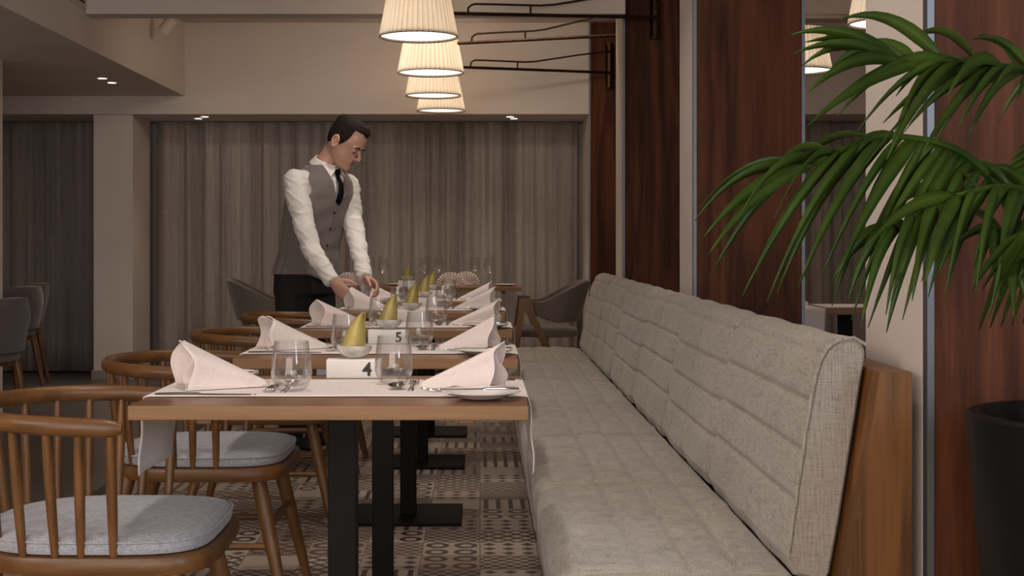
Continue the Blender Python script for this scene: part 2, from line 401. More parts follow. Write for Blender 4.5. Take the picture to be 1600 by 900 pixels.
def grey_tile():
    m, nt, b = MAT('grey_floor_tile')
    br = N(nt, 'ShaderNodeTexBrick'); br.offset = 0.0; br.inputs['Scale'].default_value = 1.0
    br.inputs['Brick Width'].default_value = 0.6; br.inputs['Row Height'].default_value = 0.6; br.inputs['Mortar Size'].default_value = 0.003
    br.inputs['Color1'].default_value = (0.125, 0.108, 0.098, 1); br.inputs['Color2'].default_value = (0.14, 0.12, 0.108, 1)
    br.inputs['Mortar'].default_value = (0.07, 0.06, 0.055, 1)
    t = N(nt, 'ShaderNodeTexCoord'); nt.links.new(t.outputs['Object'], br.inputs['Vector'])
    f = noise(nt, t.outputs['Object'], 4, 4)
    c = mixc(nt, mathn(nt, 'MULTIPLY', f, 0.3), br.outputs['Color'], (0.19, 0.165, 0.15))
    nt.links.new(c, b.inputs['Base Color']); b.inputs['Roughness'].default_value = 0.33; return m
M['greytile'] = grey_tile()

# ------------------------------------------------------------------ structure
XW = 0.843            # face of the pillars along the bench
DB = 10.42            # front of the header over the curtains
ZH, ZL, ZT = 2.063, 2.203, 2.775
fl = MB(); fl.cur = 0
fl.add([(-6, -2, 0), (-1.66, -2, 0), (-1.66, 11.6, 0), (-6, 11.6, 0)], [(0, 1, 2, 3)])
fl.cur = 2; fl.add([(-1.66, -2, 0), (-1.60, -2, 0), (-1.60, 11.6, 0), (-1.66, 11.6, 0)], [(0, 1, 2, 3)])
fl.cur = 3; fl.add([(-1.60, -2, 0), (-1.47, -2, 0), (-1.47, 11.6, 0), (-1.60, 11.6, 0)], [(0, 1, 2, 3)])
fl.cur = 2; fl.add([(-1.47, -2, 0), (-1.445, -2, 0), (-1.445, 11.6, 0), (-1.47, 11.6, 0)], [(0, 1, 2, 3)])
fl.cur = 1; fl.add([(-1.445, -2, 0), (5, -2, 0), (5, 11.6, 0), (-1.445, 11.6, 0)], [(0, 1, 2, 3)])
M['border'] = plain('border_tile', (0.33, 0.265, 0.215), 0.4, var=0.25, sc=40)
M['borderdark'] = plain('border_line', (0.05, 0.036, 0.03), 0.4)
struct(fl.build('floor', [M['greytile'], M['tile'], M['borderdark'], M['border']], smooth=False))
def sbox(name, x0, x1, y0, y1, z0, z1, mat, bev=0.0):
    return struct(MB().box(((x0 + x1) / 2, (y0 + y1) / 2, (z0 + z1) / 2), (x1 - x0, y1 - y0, z1 - z0), bev=bev).build(name, mat, smooth=False))
sbox('ceiling', -6, 5, -2, 11.6, ZT, ZT + 0.1, M['ceil'])
sbox('wall_back', -6.1, 5.1, 11.3, 11.4, 0, ZT, M['paint'])
sbox('wall_left', -6.1, -6.0, -2, 11.3, 0, ZT, M['paint'])
sbox('wall_right', 5.0, 5.1, -2, 11.3, 0, ZT, M['paint'])
sbox('ceiling_header', -6, 5, DB, 11.3, ZH, ZT, M['paint'], 0.004)
sbox('ceiling_bulkhead', -6, -2.29, 1.0, DB - 0.002, ZL, ZT - 0.001, M['paint'], 0.004)
sbox('ceiling_beam', -2.286, 0.842, 7.78, 7.94, 2.393, ZT - 0.001, M['paint'], 0.004)
sbox('ceiling_beam', 1.29, 5, 7.78, 7.94, 2.393, ZT - 0.001, M['paint'], 0.004)
# pillar in the back wall line, with a skirting, and the near wall end on the left
sbox('pillar_back', -3.005, -2.70, DB + 0.03, 11.0, 0, ZH, M['paint'], 0.004)
sbox('baseboard_back', -3.02, -2.685, DB + 0.015, 11.0, 0, 0.075, M['skirt'], 0.003)
sbox('wall_end', -3.9, -2.965, 8.0, 8.35, 0, ZL, M['paint'], 0.004)
# the colonnade: white sides, walnut face with metal angles at its edges
for k, (yf, dep) in enumerate(((2.54, 0.40), (5.316, 0.36), (7.94, 0.40), (10.40, 0.62))):
    w_ = 0.44
    pr = struct(MB().box((XW + w_ / 2, yf + dep / 2 + 0.01, ZT / 2), (w_, dep - 0.02, ZT), bev=0.003).build('pillar_%d' % (k + 1), M['paint'], smooth=False))
    struct(MB().box((XW + w_ / 2, yf + 0.006, ZT / 2), (w_ - 0.026, 0.012, ZT - 0.004)).build('wall_panel_%d' % (k + 1), M['panel'], smooth=False))
    e = MB()
    for sx in (0, 1):
        e.box((XW + sx * w_ + (0.006 if sx == 0 else -0.006), yf + 0.004, ZT / 2), (0.013, 0.026, ZT - 0.004))
    struct(e.build('trim_%d' % (k + 1), M['alu'], smooth=False))

# ------------------------------------------------------------------ curtains
def curtain(name, label, x0, x1, y, z1, seed, group=None):
    rnd = random.Random(seed); W = x1 - x0; n = int(W / 0.011)
    ph = [rnd.uniform(0, 6.28) for _ in range(8)]; xs = []
    bm = MB(); zs = [0.012, 0.25, 0.7, 1.2, 1.7, z1 - 0.12, z1 - 0.004]
    def off(x, z):
        s = x * 2 * pi / 0.17 + 1.3 * sin(x * 4.1 + ph[0]) + 0.8 * sin(x * 9.7 + ph[1])
        a = 0.030 * (0.65 + 0.5 * sin(x * 5.3 + ph[2])) * (1.15 - 0.35 * z / z1)
        return a * sin(s) + 0.010 * sin(2 * s + ph[3]) + 0.006 * sin(x * 71 + z * 0.8 + ph[4])
    vs = []; fs = []
    for i in range(n + 1):
        x = x0 + W * i / n
        for z in zs: vs.append((x - x0 - W / 2, off(x, z), z))
    m_ = len(zs)
    for i in range(n):
        for j in range(m_ - 1): fs.append((i * m_ + j, (i + 1) * m_ + j, (i + 1) * m_ + j + 1, i * m_ + j + 1))
    bm.add(vs, fs)
    o = bm.build(name, M['curtain'], loc=((x0 + x1) / 2, y, 0)); solid(o, 0.003)
    return tag(o, label, 'curtain', group)
curtain('curtain', 'wide grey-brown pleated curtain behind the waiter and the far table', -2.665, 0.80, 11.05, ZH, 3)
curtain('curtain', 'grey pleated curtain at the left, between the wall end and the pale pillar', -5.2, -3.04, 11.05, ZH, 5)
curtain('curtain', 'dark curtain seen through the opening behind the palm leaves', 1.30, 4.8, 11.05, ZH, 9)
# ------------------------------------------------------------------ bench
def bump1(d, w): return exp(-(d / w) ** 2)
BY0, BY1 = 2.635, 8.2
bench = thing('upholstered_bench', 'long grey tweed bench with quilted back along the wooden pillars', 'bench', (0.5, BY0, 0))
def resample(poly, n):
    L = [0]
    for a, b_ in zip(poly, poly[1:]): L.append(L[-1] + sqrt((a[0] - b_[0]) ** 2 + (a[1] - b_[1]) ** 2))
    out = []
    for i in range(n):
        t = L[-1] * i / (n - 1); k = 0
        while k < len(L) - 2 and L[k + 1] < t: k += 1
        f = (t - L[k]) / max(1e-9, L[k + 1] - L[k])
        out.append((poly[k][0] + (poly[k + 1][0] - poly[k][0]) * f, poly[k][1] + (poly[k + 1][1] - poly[k][1]) * f))
    return out
def smoothpoly(p, it=2):
    for _ in range(it):
        q = [p[0]]
        for a, b_ in zip(p, p[1:]):
            q.append((a[0] * .75 + b_[0] * .25, a[1] * .75 + b_[1] * .25)); q.append((a[0] * .25 + b_[0] * .75, a[1] * .25 + b_[1] * .75))
        q.append(p[-1]); p = q
    return p
def quilted(name, prof, n, y0, y1, ny, depthfn, parent, endround=0.03, shear=0.0):
    pr = resample(prof, n)
    nr = []
    for i in range(n):
        a, c = pr[max(0, i - 1)], pr[min(n - 1, i + 1)]
        tx, tz = c[0] - a[0], c[1] - a[1]; l = sqrt(tx * tx + tz * tz) + 1e-9
        nr.append((-tz / l, tx / l))
    cx = sum(p[0] for p in pr) / n; cz = sum(p[1] for p in pr) / n
    rings = []
    for j in range(ny + 1):
        y = y0 + (y1 - y0) * j / ny
        e = min(y - y0, y1 - y); sh = 0.35 * endround * max(0, 1 - e / endround) ** 2
        ring = []
        for i in range(n):
            d = depthfn(pr[i][0], y, pr[i][1], i / (n - 1)) * min(1, e / 0.03) - sh
            ring.append(Vector((pr[i][0] + nr[i][0] * d - 0.5 + shear * (y - y0) / (y1 - y0) * max(0, pr[i][1] - 0.40), y - BY0, pr[i][1] + nr[i][1] * d)))
        rings.append(ring)
    b_ = MB(); b_.loft(rings, caps=True)
    o = b_.build(name, M['bench'], parent, angle=70)
    for p in o.data.polygons:
        if len(p.vertices) > 8: p.use_smooth = False
    return o
seat_prof = smoothpoly([(0.60, 0.05), (0.195, 0.05), (0.19, 0.09), (0.165, 0.25), (0.145, 0.37), (0.155, 0.415), (0.20, 0.432), (0.32, 0.437), (0.45, 0.435), (0.60, 0.43), (0.63, 0.40), (0.63, 0.06)], 1)
SY = [3.60, 4.52, 5.42, 6.30, 7.25]
def seatd(x, y, z, t):
    if z < 0.06 or x > 0.61: return 0.0
    d = 0.0
    for k, s in enumerate(SY):
        d -= (0.026 if k in (1, 3) else 0.014) * bump1(y - s, 0.017) + 0.007 * bump1(y - s, 0.06)
    if z > 0.41:
        for xs in (0.32, 0.42, 0.515): d -= 0.0065 * bump1(x - xs, 0.008) + 0.002 * bump1(x - xs, 0.03)
        d += 0.004 * sin(y * 5.1) * sin(x * 9)
    d += 0.0015 * sin(y * 23 + x * 31) + 0.001 * sin(y * 41 - z * 50)
    return d
seat = quilted('seat', seat_prof, 190, BY0, BY1, 760, seatd, bench)
back_prof = smoothpoly([(0.68, 0.40), (0.598, 0.42), (0.616, 0.557), (0.643, 0.745), (0.660, 0.83), (0.678, 0.868), (0.712, 0.886), (0.744, 0.884), (0.762, 0.862), (0.758, 0.83), (0.695, 0.43), (0.68, 0.40)], 1)[:-1]
BYS = [3.60, 4.50, 5.40, 6.32, 7.28]
def backd(x, y, z, t):
    if x > 0.60 + (z - 0.42) * 0.155 + 0.045 and z < 0.865: return 0.0
    d = 0.0
    for k, s in enumerate(BYS):
        d -= (0.018 if k == 3 else 0.010) * bump1(y - s, 0.013) + 0.006 * bump1(y - s, 0.06)
    if y > 0:
        m = sum(1 for s in BYS if y > s); dz = 0.012 * (-1) ** m * 0.5
        for zs in (0.557, 0.656, 0.753, 0.848): d -= 0.0085 * bump1(z - zs - dz, 0.007) + 0.0022 * bump1(z - zs - dz, 0.035)
        for q in (0.5,):
            lo = ([BY0] + BYS)[m]; hi = (BYS + [BY1])[m]
            d -= 0.004 * bump1(y - (lo + hi) / 2, 0.012) * (1 if m > 0 else 0.0)
    d += 0.0015 * sin(y * 19 + z * 37)
    return d
back = quilted('backrest', back_prof, 210, BY0, BY1, 820, backd, bench, shear=0.055)
pip = MB()
ring = resample(back_prof, 40)
pip.tube([(x - 0.5 + 0.003, 0.004, z) for x, z in ring if z > 0.44 and (x < 0.62 + (z - 0.42) * 0.155 or (z > 0.86 and x < 0.765))], 0.0035, 6)
pip.build('piping', M['bench'], back)
# wooden back board: leaning face, upright rear, standing a little proud of the cushion's end
fr = MB(); fr.prism([(0.628, 0.0), (0.760, 0.826), (0.820, 0.826), (0.820, 0.0)], 2.55, 8.22, 'Y', Matrix.Translation((-0.5, -BY0, 0)))
fr.build('back_frame', M['benchwood'], bench, smooth=False)
bm_ = bench
pl = MB().box((0.42 - 0.5, (BY1 - BY0) / 2, 0.025), (0.40, BY1 - BY0 - 0.06, 0.05)); pl.build('plinth', M['iron'], bench, smooth=False)

# ------------------------------------------------------------------ tables
ZT_ = 0.746
def make_table(W, D, label):
    t = thing('dining_table', label, 'table')
    b_ = MB(); b_.box((0, 0, ZT_ - 0.0145), (W, D, 0.029), bev=0.002, seg=2)
    o = b_.build('table_top', [M['tabletop'], M['tableedge']], t, smooth=False)
    for p in o.data.polygons:
        p.material_index = 0 if p.normal.z > 0.6 else 1
    cl = MB()
    for sy in (-1, 1):
        for sx in (-1, 1): cl.box((sx * (W / 2 - 0.125), sy * (D / 2 - 0.16), ZT_ - 0.029 - 0.012), (0.03, 0.05, 0.024))
    for sx in (-1, 1):
        MB().box((sx * (W / 2 - 0.125), 0, ZT_ - 0.029 - 0.0125), (0.032, D - 0.26, 0.025), bev=0.002).build('batten', M['tableedge'], t, smooth=False)
    MB().box((0, 0, 0.358), (0.062, 0.062, 0.69), bev=0.003).build('column', M['iron'], t, smooth=False)
    MB().box((0, 0, 0.007), (0.42, 0.38, 0.014), bev=0.003).build('base_plate', M['iron'], t, smooth=False)
    MB().box((0, 0, ZT_ - 0.029 - 0.004), (0.22, 0.22, 0.008), bev=0.002).build('mounting_plate', M['iron'], t, smooth=False)
    return t
TD = 0.60
T = [(-0.303, 2.68), (-0.293, 3.76), (-0.280, 4.956), (-0.283, 6.22), (-0.285, 7.25)]
TC = [(x, y + TD / 2) for x, y in T]
TN = ['the table numbered 4', 'the table numbered 5', 'the third dining table along the bench',
      'the table the waiter is laying', 'the last dining table along the bench']
TL = ['oak-edged dining table with the number 4 block, closest to the bench\'s wooden end',
      'oak-edged dining table carrying the number 5 block',
      'third dining table along the bench, just behind the number 5 table',
      'fourth dining table along the bench, beside the waiter',
      'fifth dining table along the bench, at the bench\'s far end']
t0 = make_table(0.80, TD, TL[0]); t0.location = (TC[0][0], TC[0][1], 0)
for k in range(1, 5): dup(t0, TL[k], (TC[k][0], TC[k][1], 0))

# ------------------------------------------------------------------ runners
def make_runner(W, D, hangL, hangR, label, seed):
    rnd = random.Random(seed); th = 0.0016; hw = W / 2 + 0.004
    path = []
    for i in range(9): path.append((-hw - 0.004 - 0.002 * sin(i), ZT_ - 0.012 - hangL + (hangL) * i / 8))
    path += [(-hw + 0.0005, ZT_ + 0.001), (-hw + 0.012, ZT_ + 0.0026)]
    for i in range(1, 20): path.append((-hw + 0.012 + (2 * hw - 0.024) * i / 20, ZT_ + 0.0026))
    path += [(hw - 0.012, ZT_ + 0.0026), (hw - 0.0005, ZT_ + 0.001)]
    for i in range(9): path.append((hw + 0.004 + 0.002 * sin(i * 1.3), ZT_ - 0.012 - (hangR) * i / 8))
    b_ = MB(); n = len(path)
    def fn(u, v):
        i = u * (n - 1); k = min(n - 2, int(i + 1e-6)); f = i - k
        x = path[k][0] * (1 - f) + path[k + 1][0] * f; z = path[k][1] * (1 - f) + path[k + 1][1] * f
        hang = max(0, ZT_ - 0.01 - z)
        y = (v - 0.5) * D
        if hang > 0: x += (1 if x > 0 else -1) * (0.055 * hang * (0.6 + 0.6 * sin(v * 7 + seed)) + hang * 0.02) ; y *= 1 - 0.25 * hang
        else: y += 0.002 * sin(x * 21 + seed) * (abs(v - 0.5) * 2)
        return Vector((x, y, z))
    b_.grid(fn, n - 1, 14)
    o = b_.build('table_runner', M['runner']); solid(o, th, 0.0)
    return tag(o, label, 'table runner', 'linen runners across the tables')
for k in range(5):
    o = make_runner(0.80, 0.345, 0.155, 0.15, 'pale linen runner across ' + TN[k] + ', its ends hanging down', k)
    o.location = (TC[k][0], TC[k][1] + 0.018, 0)
ZR = ZT_ + 0.0036     # top of a runner

# ------------------------------------------------------------------ table ware
def glass_tumbler():
    o_ = [(0.0, 0.0), (0.024, 0.0), (0.031, 0.004), (0.040, 0.017), (0.0442, 0.032), (0.0440, 0.045), (0.0415, 0.072), (0.0375, 0.103), (0.0368, 0.109)]
    i_ = [(0.0356, 0.109), (0.0364, 0.102), (0.0403, 0.072), (0.0426, 0.046), (0.0425, 0.033), (0.038, 0.020), (0.028, 0.0125), (0.0, 0.011)]
    return MB().lathe(smooth_prof(o_) + smooth_prof(i_), n=40)
def smooth_prof(p): return smoothpoly(p, 1)
def wine_glass():
    p = [(0.0, 0.0), (0.034, 0.0), (0.034, 0.0015), (0.012, 0.004), (0.0042, 0.010), (0.0036, 0.05), (0.0038, 0.088), (0.007, 0.096), (0.022, 0.108), (0.036, 0.128), (0.0385, 0.142), (0.036, 0.165), (0.029, 0.205), (0.0275, 0.215)]
    q = [(0.0268, 0.215), (0.0283, 0.205), (0.035, 0.165), (0.0372, 0.142), (0.0348, 0.129), (0.021, 0.1105), (0.008, 0.100), (0.0, 0.098)]
    return MB().lathe(smooth_prof(p) + smooth_prof(q), n=28)
def plate(r=0.083):
    k = r / 0.083
    p = [(0.0, 0.0), (0.045, 0.0), (0.047, 0.001), (0.052, 0.003), (0.068, 0.008), (0.083, 0.0135), (0.0832, 0.0148), (0.068, 0.0105), (0.052, 0.0062), (0.046, 0.0042), (0.0, 0.0036)]
    return MB().lathe([(a * k, b_) for a, b_ in p], n=44)
def strip(pts, M_=None):
    """flat piece of cutlery along x: pts = (x, halfwidth, z, thickness)"""
    rings = []
    for x, h, z, t in pts:
        rings.append([Vector((x, -h, z)), Vector((x, -h * .6, z + t)), Vector((x, h * .6, z + t)), Vector((x, h, z)), Vector((x, h * .6, z - t * .2)), Vector((x, -h * .6, z - t * .2))])
    return rings
def knife(L=0.215):
    b_ = MB(); k = L / 0.215
    b_.loft(strip([(x * k, h, z, t) for x, h, z, t in [(0, .0035, .001, .002), (.004, .006, .001, .003), (.05, .0062, .001, .0045), (.09, .0048, .001, .0045), (.10, .0075, .001, .002), (.15, .0092, .001, .0015), (.195, .0085, .001, .0012), (.212, .004, .001, .001), (.215, .001, .001, .001)]]))
    return b_
def fork(L=0.195):
    b_ = MB()
    b_.loft(strip([(0, .004, .001, .0018), (.005, .0072, .001, .002), (.05, .0045, .0018, .002), (.10, .0032, .006, .0024), (.125, .0045, .008, .002), (.135, .0105, .006, .0016), (.150, .0118, .0035, .0014)]))
    for i in range(4):
        y = (i - 1.5) * 0.0062
        b_.loft(strip([(.149, .0020, .0035, .0014), (.165, .0018, .0018, .0012), (.185, .0016, .003, .0011), (.195, .0008, .006, .0008)]))
        n_ = len(b_.v)
        for q in range(n_ - 24, n_): b_.v[q] = (b_.v[q][0], b_.v[q][1] + y, b_.v[q][2])
    return b_
def spoon():
    b_ = MB()
    b_.loft(strip([(0, .004, .001, .0018), (.005, .0068, .001, .002), (.05, .0042, .002, .002), (.10, .0030, .007, .0024), (.122, .0036, .008, .0024)]))
    def bowl(u, v):
        a = 2 * pi * v; r = u
        x = .148 + .030 * r * cos(a); y = .0195 * r * sin(a) * (1 + .12 * cos(a))
        return Vector((x, y, .0012 + .0095 * r * r - .0035 * r * r * cos(a) * 0.5))
    b_.grid(bowl, 8, 24)
    return b_
def napkin(seed, lean=0.0, flip=1):
    """standing cone-folded napkin: flat tail at x=0, tall open end with two wavy leaves at x=L"""
    rnd = random.Random(seed); b_ = MB()
    L = 0.178 + rnd.uniform(-.006, .006); H = 0.100 + rnd.uniform(-.004, .004); a1, a2 = rnd.uniform(0, 6), rnd.uniform(0, 6)
    def leaf(sgn, hk, wk, xk, amp, Lk=1.0):
        def fn(u, v):
            x = L * Lk * u * (1 - (0.15 * (1 - v ** 1.4) if flip > 0 else 0.02) * u * u * (1.0 if sgn < 0 else 0.25))
            h = (0.010 + (H * hk - 0.010) * (u ** 1.05)); w_ = (0.012 + 0.040 * u) * wk
            # section from the table (v=0) up to the ridge (v=1)
            z = h * sin(v * pi / 2) ** 1.1
            y = sgn * w_ * (1 - v) ** 0.8 + sgn * 0.004
            y += amp * 0.006 * sin(v * 8 + a1) * u + sgn * 0.012 * u * u * sin(v * pi)
            x += xk * u * u * ((0.005 * sin(v * 9 + a2)) if flip > 0 else (0.010 * sin(v * 7.5 + a2) + 0.014 * (v - 0.6)))
            return Vector((x, y + lean * z, z + 0.001))
        return fn
    b_.grid(leaf(-1, 1.0, 1.0, 1.0, 1.0), 18, 14)
    b_.grid(leaf(1, 0.97 if flip > 0 else 1.0, 1.0, -0.8, -1.0, 1.03 if flip > 0 else 1.13), 18, 14)
    def inner(u, v):
        x = L * (0.55 + 0.45 * u); h = H * (0.45 + 0.50 * u)
        z = h * v; y = 0.016 * sin(v * 5.5 + 0.5) * u + 0.004
        return Vector((x + 0.012 * u * sin(v * 6), y, z * 0.97 + 0.001))
    b_.grid(inner, 8, 12)
    def tail(u, v):   # crumpled lower fold lying on the table
        x = 0.01 + (L - 0.005) * u; y = (v - 0.5) * (0.035 + 0.085 * u) - 0.004
        z = 0.0012 + (0.005 + 0.004 * sin(9 * u + a1)) * sin(v * pi) ** 2 + 0.004 * abs(sin(u * 11 + a2)) * (v * (1 - v) * 4)
        return Vector((x, y, z))
    b_.grid(tail, 16, 10)
    fn = leaf(-1, 1.0, 1.0, 1.0, 1.0); hem = MB(); hem.tube([fn(1.0, i / 14) for i in range(15)], 0.0016, 6)
    fn2 = leaf(1, 0.97 if flip > 0 else 1.0, 1.0, -0.8, -1.0, 1.03 if flip > 0 else 1.13); hem.tube([fn2(1.0, i / 14) for i in range(15)], 0.0016, 6)
    for q in (b_, hem): q.v = [(x, y * flip, z) for x, y, z in q.v]
    return b_, hem
def fan_napkin(seed):
    rnd = random.Random(seed); b_ = MB(); hem = MB(); n = 28; r = 0.105
    vs = []; rim = []
    def fn(u, v):
        a = pi * (0.02 + 0.96 * u); k = round(u * n)
        y = (0.011 if k % 2 else -0.011) * v
        rr = 0.012 + (r - 0.012) * v
        return Vector((-rr * cos(a), y, 0.004 + rr * sin(a) * 0.95))
    b_.grid(fn, n, 5)
    hem.tube([fn(i / n, 1.0) for i in range(n + 1)], 0.0014, 5)
    b_.box((0, 0.02, 0.010), (0.10, 0.045, 0.018), bev=0.006)
    return b_, hem
def digit(body, size):
    cu = bpy.data.curves.new('digit', 'FONT'); cu.body = body; cu.size = size; cu.extrude = 0.0006; cu.offset = 0.0012
    cu.align_x = 'CENTER'; cu.align_y = 'CENTER'
    o = bpy.data.objects.new('digit_tmp', cu); C.objects.link(o)
    dg = bpy.context.evaluated_depsgraph_get(); me = bpy.data.meshes.new_from_object(o.evaluated_get(dg))
    bpy.data.objects.remove(o); me.materials.clear(); me.materials.append(M['ink']); return me
def number_boat(label, num):
    t = thing('table_number_boat', label, 'table number', group='sailboat table number holders')
    b_ = MB().box((0, 0, 0.023), (0.130, 0.042, 0.046), bev=0.003); blk = b_.build('block', M['card'], t, smooth=False)
    if num:
        d = bpy.data.objects.new('digit', digit(num, 0.044)); C.objects.link(d); d.parent = blk
        d.location = (0.033, -0.0214, 0.021); d.rotation_euler = (R(90), 0, 0)
    hull = MB()
    def hf(u, v):
        a = 2 * pi * u; s = sin(v * pi / 2)
        return Vector((0.043 * s * cos(a) * (1.0 if cos(a) > 0 else 1.0), 0.022 * s * sin(a), 0.0465 + 0.031 * (1 - cos(v * pi / 2))))
    hull.grid(hf, 28, 8)
    def deck(u, v):
        a = 2 * pi * u
        return Vector((0.043 * v * cos(a), 0.022 * v * sin(a), 0.0735 + 0.004 * v))
    hull.grid(deck, 28, 3)
    hull.build('hull', M['pearl'], t)
    s = MB()
    def sf(u, v):       # luff upright at +x, leech curving out to -x, belly forwards
        z = 0.076 + 0.082 * v; w_ = 0.060 * (1 - v) ** 0.75 * (1 + 0.35 * v)
        x = 0.025 - w_ * u + 0.002 * sin(v * 5)
        return Vector((x, -0.014 * sin(u * pi) * (1 - v * 0.7), z - 0.004 * u * (1 - v)))
    s.grid(sf, 12, 16); so = s.build('sail', M['gold'], t); solid(so, 0.0018)
    MB().tube([(0.026, 0, 0.070), (0.026, 0, 0.160)], 0.0016, 8).build('mast', M['gold'], t)
    return t

GEO = {k: f() for k, f in dict(tumbler=glass_tumbler, plate=plate, knife=knife, butter=lambda: knife(0.165), fork=fork, spoon=spoon).items()}
ME = {'tumbler': GEO['tumbler'].mesh('tumbler', M['glass']), 'plate': GEO['plate'].mesh('plate', M['china'], angle=60),
      'knife': GEO['knife'].mesh('knife', M['steel'], angle=60), 'butter': GEO['butter'].mesh('butter_knife', M['steel'], angle=60),
      'fork': GEO['fork'].mesh('fork', M['steel'], angle=60), 'spoon': GEO['spoon'].mesh('spoon', M['steel'], angle=60),
      'wine': wine_glass().mesh('wine', M['glass'])}
def put(name, me, loc, rz, label, cat, group, rot=None):
    o = bpy.data.objects.new(name, ME[me]); C.objects.link(o); o.location = loc
    o.rotation_euler = rot if rot else (0, 0, rz); return tag(o, label, cat, group)
def put_napkin(loc, rz, label, seed, held=False):
    b_, hem = napkin(seed, 0.0, -1 if abs(rz) > 1 else 1); o = b_.build('napkin', M['linen'], loc=loc, angle=80); solid(o, 0.0014)
    o.rotation_euler = (0, 0, rz); hem.build('hem', M['hem'], o)
    return tag(o, label, 'napkin', 'cone-folded napkins on the tables')
def setting(k, side):
    """side = +1 the bench side, -1 the chair side: the same laying turned half round"""
    cx, cy = TC[k]; cy += 0.012
    sn = 'bench side' if side > 0 else 'chair side'; tn = TN[k]
    def at(dx, dy, z): return (cx + side * dx, cy + side * dy, z)
    base = 0 if side > 0 else pi
    put('plate', 'plate', at(0.305, -0.195, ZR), 0, 'small white bread plate on %s, %s' % (tn, sn), 'plate', 'bread plates')
    put('butter_knife', 'butter', at(0.385, -0.185, ZR + 0.0148), base + pi, 'butter knife across the bread plate on %s, %s' % (tn, sn), 'knife', 'butter knives')
    put('fork', 'fork', at(0.385, -0.09, ZR), base + pi, 'dinner fork by the napkin on %s, %s' % (tn, sn), 'fork', 'dinner forks')
    put('fork', 'fork', at(0.37, -0.058, ZR), base + pi + 0.02, 'starter fork inside the dinner fork on %s, %s' % (tn, sn), 'fork', 'starter forks')
    put('dinner_knife', 'knife', at(0.385, 0.148, ZR), base + pi, 'dinner knife along the runner edge on %s, %s' % (tn, sn), 'knife', 'dinner knives')
    put('tumbler', 'tumbler', at(0.106, 0.078, ZR), 0, 'clear stemless tumbler on %s, %s' % (tn, sn), 'glass', 'clear tumblers')
    put('dessert_spoon', 'spoon', at(0.120, 0.11, ZR), base - pi / 2, 'dessert spoon beside the tumbler on %s, %s' % (tn, sn), 'spoon', 'dessert spoons')
    put('dessert_fork', 'fork', at(0.152, -0.075, ZR), base + pi / 2, 'dessert fork beside the spoon on %s, %s' % (tn, sn), 'fork', 'dessert forks')
for k in range(5):
    for side in (1, -1):
        setting(k, side)
        cx, cy = TC[k]
        sn = 'bench side' if side > 0 else 'chair side'
        if side > 0:
            put_napkin((cx + 0.170, cy - 0.005 + 0.004 * (k % 2), ZR + 0.001), 0.02 * (k - 2), 'pale standing cone napkin on %s, %s' % (TN[k], sn), 20 + k)
        else:
            put_napkin((cx - 0.172, cy + 0.03, ZR + 0.001), pi + (0.25 if k != 3 else 0.1), 'pale standing cone napkin on %s, %s' % (TN[k], sn) if k != 3 else 'white napkin the waiter is setting upright on the fourth table', 40 + k)
    t = number_boat(['white number 4 block carrying a boat with gold sail', 'white number 5 block carrying a boat with gold sail',
                     'gold-sailed boat on a white block, on ' + TN[2], 'gold-sailed boat on a white block, on ' + TN[3],
                     'gold-sailed boat on a white block, on ' + TN[4]][k], ['4', '5', '', '', ''][k])
    t.location = (TC[k][0] + 0.0, TC[k][1] + 0.255, ZT_)

# far table before the curtain
ft = make_table(1.60, 0.75, 'longer wooden dining table laid with wine glasses before the curtain')
FX, FY = -0.50, 9.68 + 0.375; ft.location = (FX, FY, 0)
def fpx(px, d): return (px - PX) * d / F
for i, (px, d) in enumerate(((578, 9.95), (599, 9.78), (663, 9.95), (686, 10.0), (742, 9.95), (764, 9.8))):
    put('wine_glass', 'wine', (fpx(px, d), d, ZT_), 0, ['tall wine glass behind the waiter\'s sleeve on the far table', 'tall wine glass next to the waiter\'s cuff on the far table',
        'wine glass right of the boat on the far table', 'wine glass before the two fan napkins on the far table', 'wine glass just beyond the fan napkins on the far table',
        'outermost wine glass at the bench end of the far table'][i], 'wine glass', 'wine glasses on the far table')
for i, (px, d, l) in enumerate(((545, 9.86, 'fan-folded napkin half hidden by the waiter\'s arms'), (704, 9.86, 'fan-folded napkin on the far table, beside the boat'),
                               (728, 10.08, 'fan-folded napkin on the far table, behind the other fan'))):
    b_, hem = fan_napkin(i); o = b_.build('fan_napkin', M['linen'], loc=(fpx(px, d), d, ZT_ + 0.0005), smooth=False); solid(o, 0.001); hem.build('hem', M['hem'], o)
    o.rotation_euler = (0, 0, 0.15 * (i - 1)); tag(o, l, 'napkin', 'fan-folded napkins')
for i, (px, d, l) in enumerate(((622, 10.05, 'white plate behind the boat on the far table'), (790, 9.95, 'white plate at the bench end of the far table'))):
    put('plate', 'plate', (fpx(px, d), d, ZT_), 0, l, 'plate', 'plates on the far table')
t = number_boat('gold-sailed boat on a white block, on the far table with wine glasses', ''); t.location = (fpx(636, 9.75), 9.75, ZT_)

# table seen through the opening behind the palm
ot = make_table(0.80, 0.60, 'dark wooden table seen through the opening behind the palm'); ot.location = (1.86, 6.85, 0)
o = make_runner(0.60, 0.20, 0.20, 0.20, 'pale runner hanging over the table edge in the opening', 11); o.location = (1.58, 6.85, 0); o.rotation_euler = (0, 0, pi / 2)
tag(MB().box((0, 0, 0.001), (0.50, 0.34, 0.002), bev=0.0006).build('place_mat', M['runner'], loc=(1.97, 6.86, ZT_ + 0.0002)), 'flat pale cloth mat on the table in the opening', 'place mat')
put_napkin((1.69, 6.93, ZR + 0.0015), pi, 'cone napkin on the table seen through the opening', 60)

